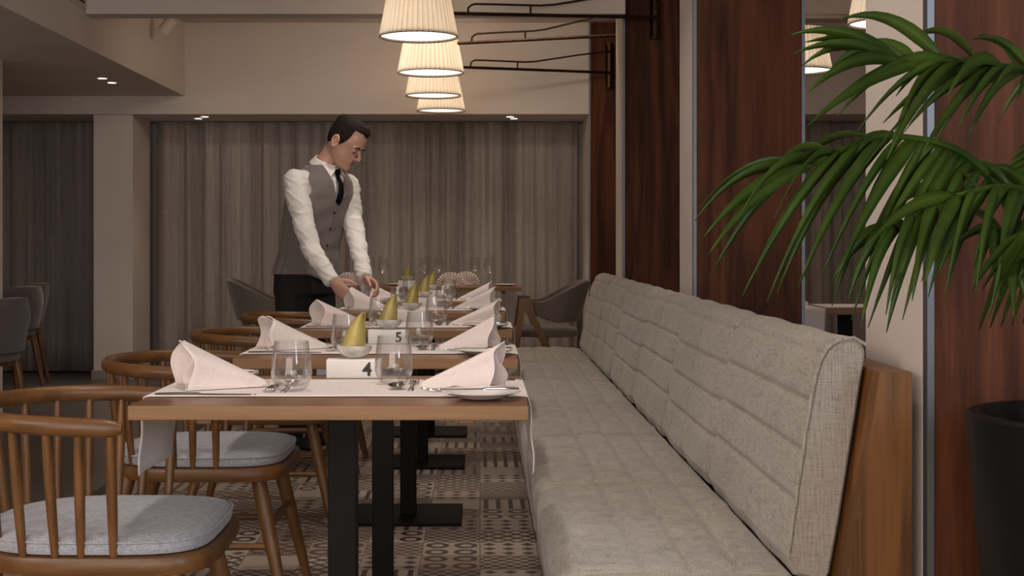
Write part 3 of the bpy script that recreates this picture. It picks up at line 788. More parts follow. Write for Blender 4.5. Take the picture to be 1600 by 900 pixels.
# ------------------------------------------------------------------ spindle-back chairs
def chair_outline(a, bw, n=40, inset=0.0, nf=5.0, nb=2.6):
    pts = []
    for i in range(n):
        th = 2 * pi * i / n; c, s = cos(th), sin(th); e = nf if c > 0 else nb
        pts.append(((a - inset) * (abs(c) ** (2 / e)) * (1 if c > 0 else -1), (bw - inset) * (abs(s) ** (2 / e)) * (1 if s > 0 else -1)))
    return pts
def make_spindle_chair(label):
    t = thing('spindle_chair', label, 'chair', group='spindle-back chairs at the tables')
    def rounded(name, levels, mat, nf, parent, lift=None):
        rings = []
        for ins, z in levels:
            rings.append([Vector((x, y, z + (lift(x, y) if lift else 0))) for x, y in chair_outline(0.268, 0.255, 48, ins, nf)])
        return MB().loft(rings).build(name, mat, parent, angle=35)
    pan = rounded('seat', [(0.02, 0.388), (0.004, 0.392), (0, 0.402), (0, 0.420), (0.004, 0.428), (0.02, 0.430)], M['oakx'], 5.0, t)
    cu = rounded('cushion', [(0.03, 0.430), (0.016, 0.433), (0.012, 0.444), (0.014, 0.457), (0.026, 0.467), (0.05, 0.4725), (0.09, 0.4755), (0.15, 0.477), (0.22, 0.477)], M['cushion'], 4.2, t)
    pp = MB(); ol = chair_outline(0.268, 0.255, 60, 0.0125, 4.2)
    ring = [(x, y, 0.4585) for x, y in ol] + [(ol[0][0], ol[0][1], 0.4585)]
    pp.tube(ring, 0.0032, 6, caps=False); pp.build('piping', M['cushion'], cu)
    # bent arm rail
    def rail(a):  # a from -1 (near arm tip) to 1
        s = 1 if a > 0 else -1; q = abs(a)
        if q < 0.72:
            th = q / 0.72 * pi / 2; x, y = -0.03 - 0.258 * cos(th), s * 0.292 * sin(th)
        else:
            f = (q - 0.72) / 0.28; x, y = -0.03 + 0.135 * f, s * (0.292 - 0.010 * f)
        return Vector((x, y, 0.712 - 0.016 * q ** 2))
    n = 61; pts = [rail(-1 + 2 * i / (n - 1)) for i in range(n)]
    rad = [0.0175 * min(1, 0.55 + 0.45 * min(i, n - 1 - i) / 1.5) for i in range(n)]
    MB().tube(pts, rad, 14, flat=1.12).build('arm_rail', M['oakx'], t, angle=60)
    for s in (-1, 1):
        for q in (0.95, 0.82, 0.69, 0.555, 0.42, 0.275, 0.10):
            p = rail(s * q); 
            bx, by = p.x * 0.93 - 0.0, p.y * 0.835
            if q > 0.72: bx = p.x - 0.012 + 0.03 * (q - .72)
            b0 = Vector((max(-0.243, bx), max(-.236, min(.236, by)), 0.425)); v = p - b0
            MB().tube([b0 + v * f for f in (0, .25, .5, .75, .97)], [0.0085, 0.0105, 0.0115, 0.0105, 0.0085], 8).build('spindle', M['oak'], t, angle=60)
    legs = {}
    for sx in (-1, 1):
        for sy in (-1, 1):
            a = Vector((sx * 0.185, sy * 0.185, 0.40)); b_ = Vector((sx * (0.275 if sx > 0 else 0.29), sy * 0.235, 0.0))
            legs[sx, sy] = (a, b_)
            MB().tube([a + (b_ - a) * f for f in (0, .2, .5, .8, 1)], [0.021, 0.0225, 0.020, 0.0165, 0.0135], 12).build('leg', M['oak'], t, angle=60)
    def on(k, z): a, b_ = legs[k]; f = (0.40 - z) / 0.40; return a + (b_ - a) * f
    for sy in (-1, 1):
        MB().tube([on((-1, sy), 0.20), (on((-1, sy), 0.20) + on((1, sy), 0.20)) / 2, on((1, sy), 0.20)], [0.009, 0.0125, 0.009], 10).build('stretcher', M['oakx'], t, angle=60)
    for sx in (-1, 1):
        zz = 0.25 if sx > 0 else 0.26
        MB().tube([on((sx, -1), zz), (on((sx, -1), zz) + on((sx, 1), zz)) / 2, on((sx, 1), zz)], [0.009, 0.0125, 0.009], 10).build('stretcher', M['oak'], t, angle=60)
    return t
CH = [(-0.825, 2.985), (-0.826, 4.06), (-0.825, 5.26), (-0.84, 6.44)]
CL = ['spindle-back chair with grey cushion drawn up to the table numbered 4', 'spindle-back chair with grey cushion at the table numbered 5',
      'spindle-back chair behind the two cushioned ones, at the third table', 'spindle-back chair in front of the waiter\'s black trousers']
c0 = make_spindle_chair(CL[0]); c0.location = (*CH[0], 0)
for k in range(1, 4): dup(c0, CL[k], (*CH[k], 0))

# ------------------------------------------------------------------ grey upholstered chairs
def make_wing_chair(label, group):
    """faces +x: wrap-around upholstered back running into A-shaped wooden side frames"""
    t = thing('upholstered_chair', label, 'chair', group=group)
    rings = []
    for ins, z in ((0.03, 0.395), (0.0, 0.405), (0.0, 0.435), (0.012, 0.452), (0.05, 0.462), (0.12, 0.466)):
        rings.append([Vector((x - 0.01, y, z)) for x, y in chair_outline(0.25, 0.225, 40, ins, 4.5, 4.0)])
    MB().loft(rings).build('seat', M['greyup'], t, angle=50)
    b_ = MB()
    def fn(u, v):     # u along the wrap, v upward
        a = -1 + 2 * u; q = abs(a); s = 1 if a > 0 else -1
        if q < 0.5: th = q / 0.5 * pi / 2; x, y = -0.07 - 0.185 * cos(th), s * 0.258 * sin(th)
        else: x, y = -0.07 + 0.19 * (q - 0.5) / 0.5, s * 0.258
        ztop = 0.66 + 0.135 * max(0, 1 - q / 0.62) ** 1.0 * (1 if q < 0.62 else 0)
        k = max(0, min(1, (0.75 - q) / 0.6)); ztop = 0.652 + 0.145 * (k * k * (3 - 2 * k))
        zb = 0.505 + 0.07 * max(0, (q - 0.5) / 0.5)
        z = zb + (ztop - zb) * v
        x -= 0.10 * v * (k * k * (3 - 2 * k)) * (0.8)
        return Vector((x, y, z))
    b_.grid(fn, 44, 10); o = b_.build('backrest', M['greyup'], t, angle=80); solid(o, 0.034); 
    bv = o.modifiers.new('bev', 'BEVEL'); bv.width = 0.012; bv.segments = 3; bv.limit_method = 'ANGLE'
    for s in (-1, 1):
        y0, y1 = s * 0.262, s * 0.300
        poly = [(0.085, 0.672), (0.165, 0.672), (0.245, 0.0), (0.205, 0.0), (0.150, 0.50), (0.133, 0.555), (0.117, 0.555), (0.098, 0.50), (-0.045, 0.0), (-0.085, 0.0)]
        b2 = MB()
        cw = [poly]
        top = [(0.080, 0.672), (0.170, 0.672), (0.182, 0.56), (0.068, 0.56)]
        fl_ = [(0.182, 0.565), (0.255, 0.0), (0.215, 0.0), (0.140, 0.565)]
        rl = [(0.112, 0.565), (-0.115, 0.0), (-0.155, 0.0), (0.066, 0.565)]
        f = MB().prism([(0.080, 0.672), (0.170, 0.672), (0.184, 0.555), (0.150, 0.545), (0.132, 0.575), (0.118, 0.575), (0.100, 0.545), (0.064, 0.555)][::-1], y0, y1, 'Y')
        fo = f.build('arm_block', M['oak'], t, smooth=False)
        MB().prism(fl_, y0, y1, 'Y').build('leg', M['oak'], t, smooth=False)
        MB().prism([(0.114, 0.565), (-0.150, 0.0), (-0.195, 0.0), (0.062, 0.565)], y0, y1, 'Y').build('leg', M['oak'], t, smooth=False)
    for x, z in ((0.19, 0.385), (-0.02, 0.385)):
        MB().box((x, 0, z), (0.035, 0.54, 0.03), bev=0.004).build('seat_rail', M['oakx'], t, smooth=False)
    return t
w0 = make_wing_chair('grey upholstered chair with A-shaped arms at the bench end of the far table', 'grey A-frame chairs at the far table'); w0.location = (0.45, 9.75, 0); w0.rotation_euler = (0, 0, pi)
dup(w0, 'grey upholstered chair behind the waiter at the far table', (-1.53, 9.95, 0), 0.12)
def make_shell_chair(label):
    t = thing('shell_chair', label, 'chair', group='shell-back chairs by the left curtain')
    rings = []
    for ins, z in ((0.03, 0.415), (0.0, 0.425), (0.0, 0.455), (0.014, 0.472), (0.07, 0.48)):
        rings.append([Vector((x, y, z)) for x, y in chair_outline(0.23, 0.225, 40, ins, 4.5, 3.0)])
    MB().loft(rings).build('seat', M['greyup'], t, angle=50)
    b_ = MB()
    def fn(u, v):
        a = (u - 0.5) * 2; th = a * 1.15
        wv = 1 - 0.25 * max(0, v - 0.55) ** 2 / 0.2
        edge = abs(a) ** 4
        x = -0.03 - 0.235 * cos(th) - 0.07 * v + 0.02; y = 0.250 * sin(th) / sin(1.15) * wv
        z = 0.47 + 0.30 * v * (1 - 0.22 * edge * v) - 0.03 * edge * (1 - v) * -1
        return Vector((x, y, z))
    b_.grid(fn, 24, 12); o = b_.build('backrest', M['greyup'], t, angle=80); solid(o, 0.032, 0)
    bv = o.modifiers.new('bev', 'BEVEL'); bv.width = 0.012; bv.segments = 3; bv.limit_method = 'ANGLE'
    for sx in (-1, 1):
        for sy in (-1, 1):
            a = Vector((sx * 0.17, sy * 0.16, 0.42)); e = Vector((sx * 0.235, sy * 0.21, 0))
            MB().tube([a, (a + e) / 2, e], [0.020, 0.018, 0.012], 10).build('leg', M['oak'], t)
    MB().box((0, 0, 0.405), (0.36, 0.34, 0.03), bev=0.005).build('seat_frame', M['oak'], t, smooth=False)
    return t
s0 = make_shell_chair('grey shell chair at the picture edge, in front of the wall end')
s0.location = (-2.80, 7.40, 0); s0.rotation_euler = (0, 0, R(155))
dup(s0, 'grey shell chair in the middle of the three by the left curtain', (-3.36, 9.35, 0), R(152))
dup(s0, 'grey shell chair closest to the left curtain, mostly hidden by another', (-3.54, 10.02, 0), R(165))
lt = make_table(0.80, 0.60, 'dark-topped table behind the wall end, beside the shell chairs'); lt.location = (-3.92, 9.60, 0)
# ------------------------------------------------------------------ swing-arm lamps
def pleated(d_bot, h, n=44):
    b_ = MB(); rb, rt = d_bot / 2, d_bot / 2 - h * 0.19
    rings = []
    for k, z in enumerate((0.0, 0.006, h * .33, h * .66, h - 0.006, h)):
        r = rb + (rt - rb) * z / h
        rings.append([Vector(((r + (0.0042 if j % 2 else -0.0042)) * cos(pi * j / n), (r + (0.0042 if j % 2 else -0.0042)) * sin(pi * j / n), z)) for j in range(2 * n)])
    b_.loft(rings, caps=False); return b_, rb, rt
def lamp(label, x, y, zb, D, arm, power=9.0, H=0.27):
    """arm = list of bars in world coordinates: (points, radius); plus optional bracket"""
    t = thing('swing_arm_lamp', label, 'lamp', (x, y, zb), 0, 'pleated swing-arm lamps')
    b_, rb, rt = pleated(D, H); sh = b_.build('lamp_shade', M['shade'], t, smooth=False)
    for r, z in ((rb, 0.0), (rt, H)):
        MB().tube([(r * cos(2 * pi * i / 48), r * sin(2 * pi * i / 48), z) for i in range(49)], 0.0028, 6, caps=False).build('rim', M['rust'], sh)
    MB().lathe([(0, 0.010), (rb - 0.008, 0.010), (rb - 0.008, 0.014), (0, 0.014)], n=40).build('diffuser', M['bulb'], t)
    MB().lathe([(0, H * .40), (0.022, H * .42), (0.022, H * .62), (0.014, H * .70), (0.008, H * 1.03), (0.0, H * 1.04)], n=16).build('socket', M['rust'], t)
    for nm, pts, r in arm:
        MB().tube([Vector(p) - Vector((x, y, zb)) for p in pts], r, 8).build(nm, M['rust'], t)
    # the bulb: light inside the shade and down through the diffuser
    l = bpy.data.lights.new('bulb', 'POINT'); l.energy = power * 0.24; l.color = (1.0, 0.87, 0.72); l.shadow_soft_size = 0.05
    o = bpy.data.objects.new('bulb', l); C.objects.link(o); o.parent = t; o.location = (0, 0, H * 0.5)
    l = bpy.data.lights.new('bulb_down', 'SPOT'); l.energy = power * 2.2; l.color = (1.0, 0.84, 0.68); l.spot_size = R(120); l.spot_blend = 0.7; l.shadow_soft_size = 0.12
    o = bpy.data.objects.new('bulb_down', l); C.objects.link(o); o.parent = t; o.location = (0, 0, -0.01)
    return t
def swing(x, y, za, bx, by, zk):
    """two-bar arm from the lamp at (x,y) to a wall bracket at (bx,by)"""
    a = Vector((x, y, za)); b_ = Vector((bx, by, zk)); d = b_ - a
    def at(f, up=0): p = a + d * f; return (p.x, p.y, p.z + up)
    bars = [('arm', [at(0), at(0.5), at(1)], 0.0105)]
    bars.append(('brace', [at(.20, 0.0), at(.202, .034), at(.215, .050), at(.23, .056), at(.36, .056), at(.50, .055), at(.56, .062), at(.80, .122), at(1.0, .165)], 0.0062))
    bars.append(('strut', [at(.46, .0), at(.46, .054)], 0.006))
    return bars
def bracket(x, y, z, s):
    return [('wall_bracket', [(x, y + s * 0.02, z - 0.105), (x, y + s * 0.02, z + 0.21)], 0.022), ('bracket_plate', [(x, y + s * 0.045, z - 0.12), (x, y + s * 0.045, z + 0.23)], 0.030)]
def lx(px, d): return (px - PX) * d / F
PF3, PB3, PF4 = 7.94, 8.34, 10.54
# first lamp: bracket on the face of the third pillar
y = 7.5; bx = lx(1025, 7.86)
lamp('pleated lamp hanging highest, its arm reaching to the widest bracket on the walnut panel', lx(654, y), y, 2.215, 0.436, swing(lx(654, y), y, 2.352, bx, 7.86, 2.385) + bracket(bx, 7.86, 2.385, 1), 9)
y = 8.7; bx = lx(1000, 8.42)
lamp('second pleated lamp of the row, just below the topmost shade', lx(673, y), y, 2.165, 0.427, swing(lx(673, y), y, 2.349, bx, 8.42, 2.375) + bracket(bx, 8.42, 2.375, -1), 9)
y = 9.65; bx = lx(953, 10.32)
lamp('third pleated lamp down, partly covered by the shade above it', lx(677, y), y, 2.12, 0.395, swing(lx(677, y), y, 2.335, bx, 10.32, 2.373) + bracket(bx, 10.32, 2.373, 1), 8)
y = 10.17
lamp('lowest pleated lamp of the row, closest to the curtain', lx(689, y), y, 2.063, 0.363, [('arm', [(lx(689, y), y, 2.30), (lx(689, y), DB - 0.01, 2.30)], 0.010), ('wall_bracket', [(lx(689, y), DB - 0.012, 2.22), (lx(689, y), DB - 0.012, 2.38)], 0.02)], 8, 0.255)
# lamps of the room beyond the pillars
def pend(label, x, y, zb, D):
    return lamp(label, x, y, zb, D, [('arm', [(x, y, zb + 0.14), (x, y, 2.50), (x + 0.02, y, ZT - 0.004)], 0.009)], 7, 0.262)
pend('pleated lamp seen through the opening behind the upper palm leaves', 1.94, 8.25, 2.12, 0.43)
pend('pleated lamp cut by the pale pillar, high in the opening by the palm', 2.125, 6.95, 2.20, 0.43)

# ------------------------------------------------------------------ recessed lights, vent, ceiling spotlight
def downlight(label, x, y, z, aim, power):
    t = thing('recessed_downlight', label, 'ceiling light', (x, y, z), 0, 'paired recessed downlights')
    MB().lathe([(0.030, -0.001), (0.046, -0.001), (0.046, -0.005), (0.030, -0.004)], n=24, caps=False).build('trim_ring', M['ceil'], t)
    MB().lathe([(0, -0.001), (0.032, -0.001), (0.032, -0.003), (0, -0.003)], n=24).build('lens', M['led'], t)
    l = bpy.data.lights.new('downlight_beam', 'SPOT'); l.energy = power; l.color = (1.0, 0.84, 0.68); l.spot_size = R(80); l.spot_blend = 0.8; l.shadow_soft_size = 0.03
    o = bpy.data.objects.new('downlight_beam', l); C.objects.link(o); o.parent = t; o.location = (0, 0, -0.012); o.rotation_euler = aim
downlight('recessed downlight of the lowered ceiling, the one farther from the bulkhead', lx(160, 9.27), 9.27, ZL, (0, 0, 0), 14)
downlight('recessed downlight of the lowered ceiling, the one closer to the bulkhead', lx(175, 9.52), 9.52, ZL, (0, 0, 0), 14)
for px, d, l, p in ((310, 10.76, 'soffit downlight left of the waiter, one nearer the curtain\'s pale pillar', 5), (320, 10.60, 'soffit downlight left of the waiter, one nearer the waiter', 5),
                 (803, 10.76, 'soffit downlight right of the lamps, nearer the walnut pillar', 5), (797, 10.60, 'soffit downlight right of the lamps, nearer the lamps', 5)):
    downlight(l, lx(px, d), d, ZH, (R(-14), 0, 0), p)
v = thing('air_vent', 'slatted air vent in the side of the lowered ceiling', 'vent', (-2.286, 8.0, 2.5))
def vp(px): return 2.286 * F / (750 - px)
ya, yb = 6.6, vp(137) - 0.03
f = MB(); zc_, zh = 2.575, 0.30
for a, b_ in (((ya + yb) / 2, None),):
    f.box((0.003, a - 8.0, zc_ - 2.5 - 0.150), (0.014, yb - ya, 0.014)); f.box((0.003, a - 8.0, zc_ - 2.5 + 0.150), (0.014, yb - ya, 0.014))
f.box((0.003, yb - 8.0 - 0.007, zc_ - 2.5), (0.014, 0.014, 0.31)); f.box((0.003, ya - 8.0 + 0.007, zc_ - 2.5), (0.014, 0.014, 0.31))
f.build('frame', M['ceil'], v, smooth=False)
MB().box((-0.002, (ya + yb) / 2 - 8.0, zc_ - 2.5), (0.004, yb - ya - 0.02, 0.29)).build('backing', M['iron'], v, smooth=False)
for k in range(12):
    MB().box((0.004, (ya + yb) / 2 - 8.0, zc_ - 2.5 - 0.132 + k * 0.024), (0.012, yb - ya - 0.02, 0.010), Matrix.Rotation(R(30), 4, 'Y')).build('slat', M['ceil'], v, smooth=False)
s_ = thing('ceiling_spotlight', 'small pale spotlight hanging by the lowered ceiling behind the beam', 'spotlight', (lx(258, 9.3), 9.3, ZT))
q = Vector((lx(258, 9.3), 9.3, ZT))
MB().lathe([(0, 0), (0.04, 0), (0.04, -0.02), (0.012, -0.025), (0.012, -0.16), (0, -0.16)], n=16).build('mount', M['ceil'], s_)
a = P(270, 30, 9.3) - q; b_ = P(254, 50, 9.3) - q
MB().tube([a, a + (b_ - a) * .5, b_], [0.038, 0.042, 0.042], 16).build('spot_head', M['ceil'], s_, angle=50)
MB().tube([Vector((0, 0, -0.15)), (a + b_) / 2], 0.008, 8).build('bracket', M['ceil'], s_)
so = thing('wall_socket', 'small black socket on the wall end at the picture edge', 'socket', (-2.965, 8.30, 0.44))
MB().lathe([(0, 0), (0.035, 0), (0.033, 0.010), (0.022, 0.012), (0.020, 0.006), (0, 0.006)], n=20, M=Matrix.Rotation(R(90), 4, 'Y')).build('socket_plate', M['iron'], so)

# ------------------------------------------------------------------ palm in a black pot
PB = Vector((1.03, 2.20, 0.0))
palm = thing('potted_palm', 'large green palm in a tall black pot beside the walnut pillar', 'plant', PB)
pot = MB().lathe([(0, 0), (0.150, 0), (0.155, 0.006), (0.222, 0.775), (0.222, 0.785), (0.216, 0.790), (0.200, 0.790), (0.196, 0.785), (0.190, 0.72), (0.0, 0.72)], n=48).build('pot', M['pot'], palm, angle=35)
MB().lathe([(0, 0.745), (0.10, 0.75), (0.189, 0.735), (0.189, 0.722), (0, 0.722)], n=32).build('soil', M['soil'], palm)
rndp = random.Random(11)
def bez(p, n):
    """smooth curve through the points"""
    out = []
    for i in range(len(p) - 1):
        p0 = p[max(0, i - 1)]; p1 = p[i]; p2 = p[i + 1]; p3 = p[min(len(p) - 1, i + 2)]
        for k in range(n):
            t = k / n
            out.append(0.5 * ((2 * p1) + (p2 - p0) * t + (2 * p0 - 5 * p1 + 4 * p2 - p3) * t * t + (3 * p1 - p0 - 3 * p2 + p3) * t ** 3))
    out.append(p[-1]); return out
def leaflet(b_, base, tip, droop, wid, side, n=9):
    base, tip = Vector(base), Vector(tip)
    ax = tip - base; up = Vector((0, 0, 1))
    mid = (base + tip) / 2 + up * droop
    wdir = ax.cross(Vector((0.1, 1.0, rndp.uniform(-0.1, 0.9)))).normalized()
    rings = []; vs = []
    for i in range(n + 1):
        t = i / n; p = base * (1 - t) ** 2 + mid * 2 * t * (1 - t) + tip * t * t
        tg = ((mid - base) * (1 - t) + (tip - mid) * t).normalized()
        wd = (wdir - tg * wdir.dot(tg)).normalized(); nn = tg.cross(wd)
        wv = wid * (min(1, 0.40 + t * 2.4)) * (1 - t ** 1.7) ** 0.95 + 0.0005
        rings.append([p - wd * wv, p + nn * wv * 0.22, p + wd * wv])
    vs = [q for r in rings for q in r]; fs = []
    for i in range(n):
        for j in range(2): fs.append((i * 3 + j, i * 3 + j + 1, (i + 1) * 3 + j + 1, (i + 1) * 3 + j))
    b_.add(vs, fs)
def frond(petiole, rachis, leaflets):
    """petiole: points from the pot; rachis: points; leaflets: (t on rachis, tip point, droop, width)"""
    cr = bez([Vector(p) for p in rachis], 10); cp = bez([Vector(p) for p in petiole] + [Vector(rachis[0])], 10)
    full = cp + cr[1:]; n = len(full)
    fo = MB().tube([p - PB for p in full], [0.010 * (1 - i / n) + 0.0016 for i in range(n)], 7).build('frond', M['leaf'], palm)
    lf = MB()
    for t, tip, dr, wd in leaflets:
        i = min(len(cr) - 1, int(t * (len(cr) - 1))); leaflet(lf, cr[i] - PB, Vector(tip) - PB, dr, wd, 1)
    o = lf.build('leaflets', M['leaf'], fo, angle=14); solid(o, 0.0007)
    return fo
base = PB + Vector((0, 0, 0.74))
# upper frond, its leaflets swept towards the left
U0 = P(1705, 130, 2.20); 
rach = [P(1640, 120, 2.14), P(1590, 108, 2.10), P(1530, 100, 2.05), P(1460, 95, 2.00), P(1400, 100, 1.96)]
tips = [(1.0, 1240, 84, 1.86), (1.0, 1252, 103, 1.90), (.95, 1236, 54, 1.88), (.9, 1258, 66, 1.93), (.93, 1260, 146, 1.84), (.88, 1308, 182, 1.84), (.8, 1262, 196, 1.80), (.75, 1273, 190, 1.93),
        (.7, 1315, 30, 2.06), (.62, 1385, 250, 1.80), (.55, 1352, 258, 1.84), (.68, 1340, 205, 1.90), (.5, 1380, 192, 1.95), (.45, 1408, 212, 1.86), (.38, 1420, 195, 2.10), (.3, 1497, 200, 1.90),
        (.25, 1525, 60, 2.25), (.15, 1520, 62, 2.2), (.35, 1480, 150, 1.85), (.1, 1590, 160, 1.9), (.05, 1600, 75, 2.3), (.2, 1548, 150, 1.95), (.58, 1400, 150, 2.1), (.48, 1425, 165, 2.15), (1, 1290, 120, 1.9), (.85, 1345, 70, 2.05), (.66, 1330, 160, 1.9), (.5, 1430, 60, 2.2), (.42, 1440, 240, 1.85), (.33, 1460, 225, 1.95), (.28, 1500, 160, 2.1), (.22, 1510, 220, 2.0), (.12, 1560, 190, 2.1), (.08, 1545, 130, 2.2), (.72, 1390, 235, 1.95)]
frond([base + Vector((0.02, 0, 0)), P(1720, 500, 2.2), P(1700, 250, 2.19)], rach,
      [(t, P(x, y, d), 0.03 + 0.03 * rndp.random(), 0.0088 + 0.0035 * rndp.random()) for t, x, y, d in tips])
# middle frond arching far to the left over the bench
rach = [P(1560, 290, 2.08), P(1520, 252, 2.05), P(1480, 228, 2.02), P(1430, 216, 1.99), P(1375, 214, 1.96), P(1310, 236, 1.93), P(1250, 268, 1.90)]
tips = [(1, 1085, 345, 1.82), (1, 1100, 370, 1.80), (.97, 1092, 325, 1.86), (.95, 1108, 396, 1.80), (.92, 1152, 345, 1.76), (.90, 1112, 428, 1.82), (.86, 1210, 340, 1.76), (.83, 1160, 462, 1.80), (.78, 1168, 448, 1.86),
        (.74, 1198, 472, 1.80), (.70, 1214, 458, 1.86), (.66, 1250, 440, 1.80), (.62, 1246, 452, 1.88), (.57, 1282, 436, 1.83), (.53, 1300, 478, 1.88), (.49, 1305, 440, 1.83), (.45, 1330, 500, 1.88), (.41, 1322, 462, 1.95),
        (.36, 1345, 440, 1.86), (.32, 1356, 512, 1.90), (.27, 1392, 470, 1.90), (.22, 1410, 500, 1.95), (.17, 1440, 440, 1.92), (.12, 1450, 465, 1.98), (.07, 1482, 440, 1.98),
        (.85, 1190, 300, 2.02), (.7, 1225, 290, 2.08), (.55, 1290, 280, 2.12)]
frond([base + Vector((-0.03, -0.02, 0)), P(1660, 560, 2.16), P(1610, 400, 2.12)], rach,
      [(t, P(x, y, d), 0.035 + 0.035 * rndp.random(), 0.0088 + 0.0035 * rndp.random()) for t, x, y, d in tips])
# lower right frond, dark, hanging in front of the walnut panel
rach = [P(1660, 330, 2.10), P(1610, 300, 2.06), P(1560, 292, 2.02), P(1500, 304, 1.98), P(1440, 330, 1.95), P(1390, 362, 1.92)]
tips = [(1, 1300, 440, 1.88), (1, 1325, 470, 1.86), (.95, 1345, 512, 1.84), (.9, 1352, 480, 1.92), (.85, 1384, 492, 1.84), (.78, 1385, 520, 1.9), (.72, 1425, 470, 1.86), (.66, 1444, 452, 1.92), (.6, 1446, 440, 1.84), (.52, 1476, 470, 1.88),
        (.46, 1465, 430, 1.95), (.4, 1524, 462, 1.88), (.33, 1520, 420, 1.95), (.28, 1558, 448, 1.90), (.22, 1545, 500, 1.92), (.15, 1600, 460, 1.9), (.1, 1585, 400, 1.98), (.05, 1625, 420, 1.95),
        (.7, 1400, 330, 2.06), (.5, 1440, 300, 2.1), (.35, 1490, 290, 2.12), (.2, 1530, 270, 2.15), (.62, 1350, 390, 1.86)]
frond([base + Vector((0.03, -0.03, 0)), P(1740, 560, 2.15), P(1710, 420, 2.13)], rach,
      [(t, P(x, y, d), 0.035 + 0.03 * rndp.random(), 0.0100 + 0.0040 * rndp.random()) for t, x, y, d in tips])
# small frond low at the pot's side, one blade catching the daylight
frond([base + Vector((0.0, -0.05, 0)), P(1680, 560, 2.12), P(1640, 470, 2.08)], [P(1600, 400, 2.04), P(1570, 370, 2.02), P(1548, 352, 2.0)],
      [(0.0, P(1640, 520, 1.98), 0.02, 0.011), (0.6, P(1606, 478, 2.0), 0.02, 0.011), (1.0, P(1520, 455, 1.97), 0.02, 0.010), (0.9, P(1560, 470, 1.95), 0.02, 0.010), (0.4, P(1585, 500, 1.95), 0.02, 0.011), (0.8, P(1480, 400, 2.0), 0.03, 0.010), (0.5, P(1500, 330, 2.1), 0.03, 0.010)])
# short upright fronds towards the wall and out of frame
for k, (pts, aim) in enumerate(((((1620, 300, 2.2), (1640, 250, 2.26), (1670, 215, 2.32)), 1), (((1690, 350, 2.05), (1650, 345, 1.92), (1600, 365, 1.82)), -1))):
    r_ = [P(*p) for p in pts]; ls = []
    for i in range(14):
        t = i / 13; x = pts[0][0] + (pts[2][0] - pts[0][0]) * t; yy = pts[0][1] + (pts[2][1] - pts[0][1]) * t
        ls.append((t, P(x - 70 + 20 * (i % 2) - 20 * t, yy + (90 if aim < 0 else 20) + 60 * (i % 2), pts[0][2] - 0.06 + 0.1 * (i % 2)), 0.03, 0.010))
    frond([base + Vector((0.04, 0.02 - 0.04 * k, 0)), P(1730, 500, 2.2)], r_, ls)
# ------------------------------------------------------------------ the waiter
WO = Vector((-0.90, 7.08, 0.0))
waiter = None
fwd = Vector((0.80, -0.60, 0)); rgt = Vector((-0.60, -0.80, 0)); UP = Vector((0, 0, 1))
def remeshed(mb, name, mat, voxel, smooth_it=6, parent=None, extra=None):
    me = mb.mesh(name + '_raw', mat); o = bpy.data.objects.new(name + '_tmp', me); C.objects.link(o)
    rm = o.modifiers.new('r', 'REMESH'); rm.mode = 'VOXEL'; rm.voxel_size = voxel; rm.use_smooth_shade = True
    sm = o.modifiers.new('s', 'SMOOTH'); sm.iterations = smooth_it; sm.factor = 0.5
    dg = bpy.context.evaluated_depsgraph_get(); me2 = bpy.data.meshes.new_from_object(o.evaluated_get(dg))
    bpy.data.objects.remove(o); me2.name = name
    me2.materials.clear(); me2.materials.append(mat)
    for p in me2.polygons: p.use_smooth = True
    r = bpy.data.objects.new(name, me2); C.objects.link(r)
    if parent is not None: r.parent = parent
    return r
def oval(c, hw, hd, n=32, f=fwd, r=rgt, e=2.3, tilt=0.0):
    out = []
    for i in range(n):
        th = 2 * pi * i / n; cc, ss = cos(th), sin(th)
        a = hd * abs(cc) ** (2 / e) * (1 if cc > 0 else -1); b_ = hw * abs(ss) ** (2 / e) * (1 if ss > 0 else -1)
        out.append(Vector(c) + f * a + r * b_ + UP * (tilt * a))
    return out
# joints (world)
SHR = Vector((-0.955, 6.915, 1.388)); SHL = Vector((-0.712, 7.222, 1.382))
ELR = Vector((-0.858, 6.82, 1.040)); ELL = Vector((-0.650, 7.06, 1.090))
WRR = Vector((-0.742, 6.735, 0.878)); WRL = Vector((-0.592, 6.885, 0.892))
NB = Vector((-0.822, 7.075, 1.468)); HD = Vector((-0.703, 7.035, 1.588))
torso = [(0.80, (-0.925, 7.085), 0.170, 0.125), (0.92, (-0.915, 7.085), 0.176, 0.128), (1.03, (-0.90, 7.08), 0.160, 0.112), (1.14, (-0.882, 7.08), 0.168, 0.115), (1.25, (-0.858, 7.078), 0.182, 0.124),
         (1.32, (-0.842, 7.076), 0.182, 0.122), (1.39, (-0.833, 7.075), 0.160, 0.104), (1.435, (-0.826, 7.075), 0.116, 0.082), (1.475, (-0.821, 7.075), 0.068, 0.064)]
def body_part(scale_off, zmin=0, zmax=9, rows=None):
    return [oval((c[0], c[1], z), hw + scale_off, hd + scale_off) for z, c, hw, hd in torso if zmin <= z <= zmax]
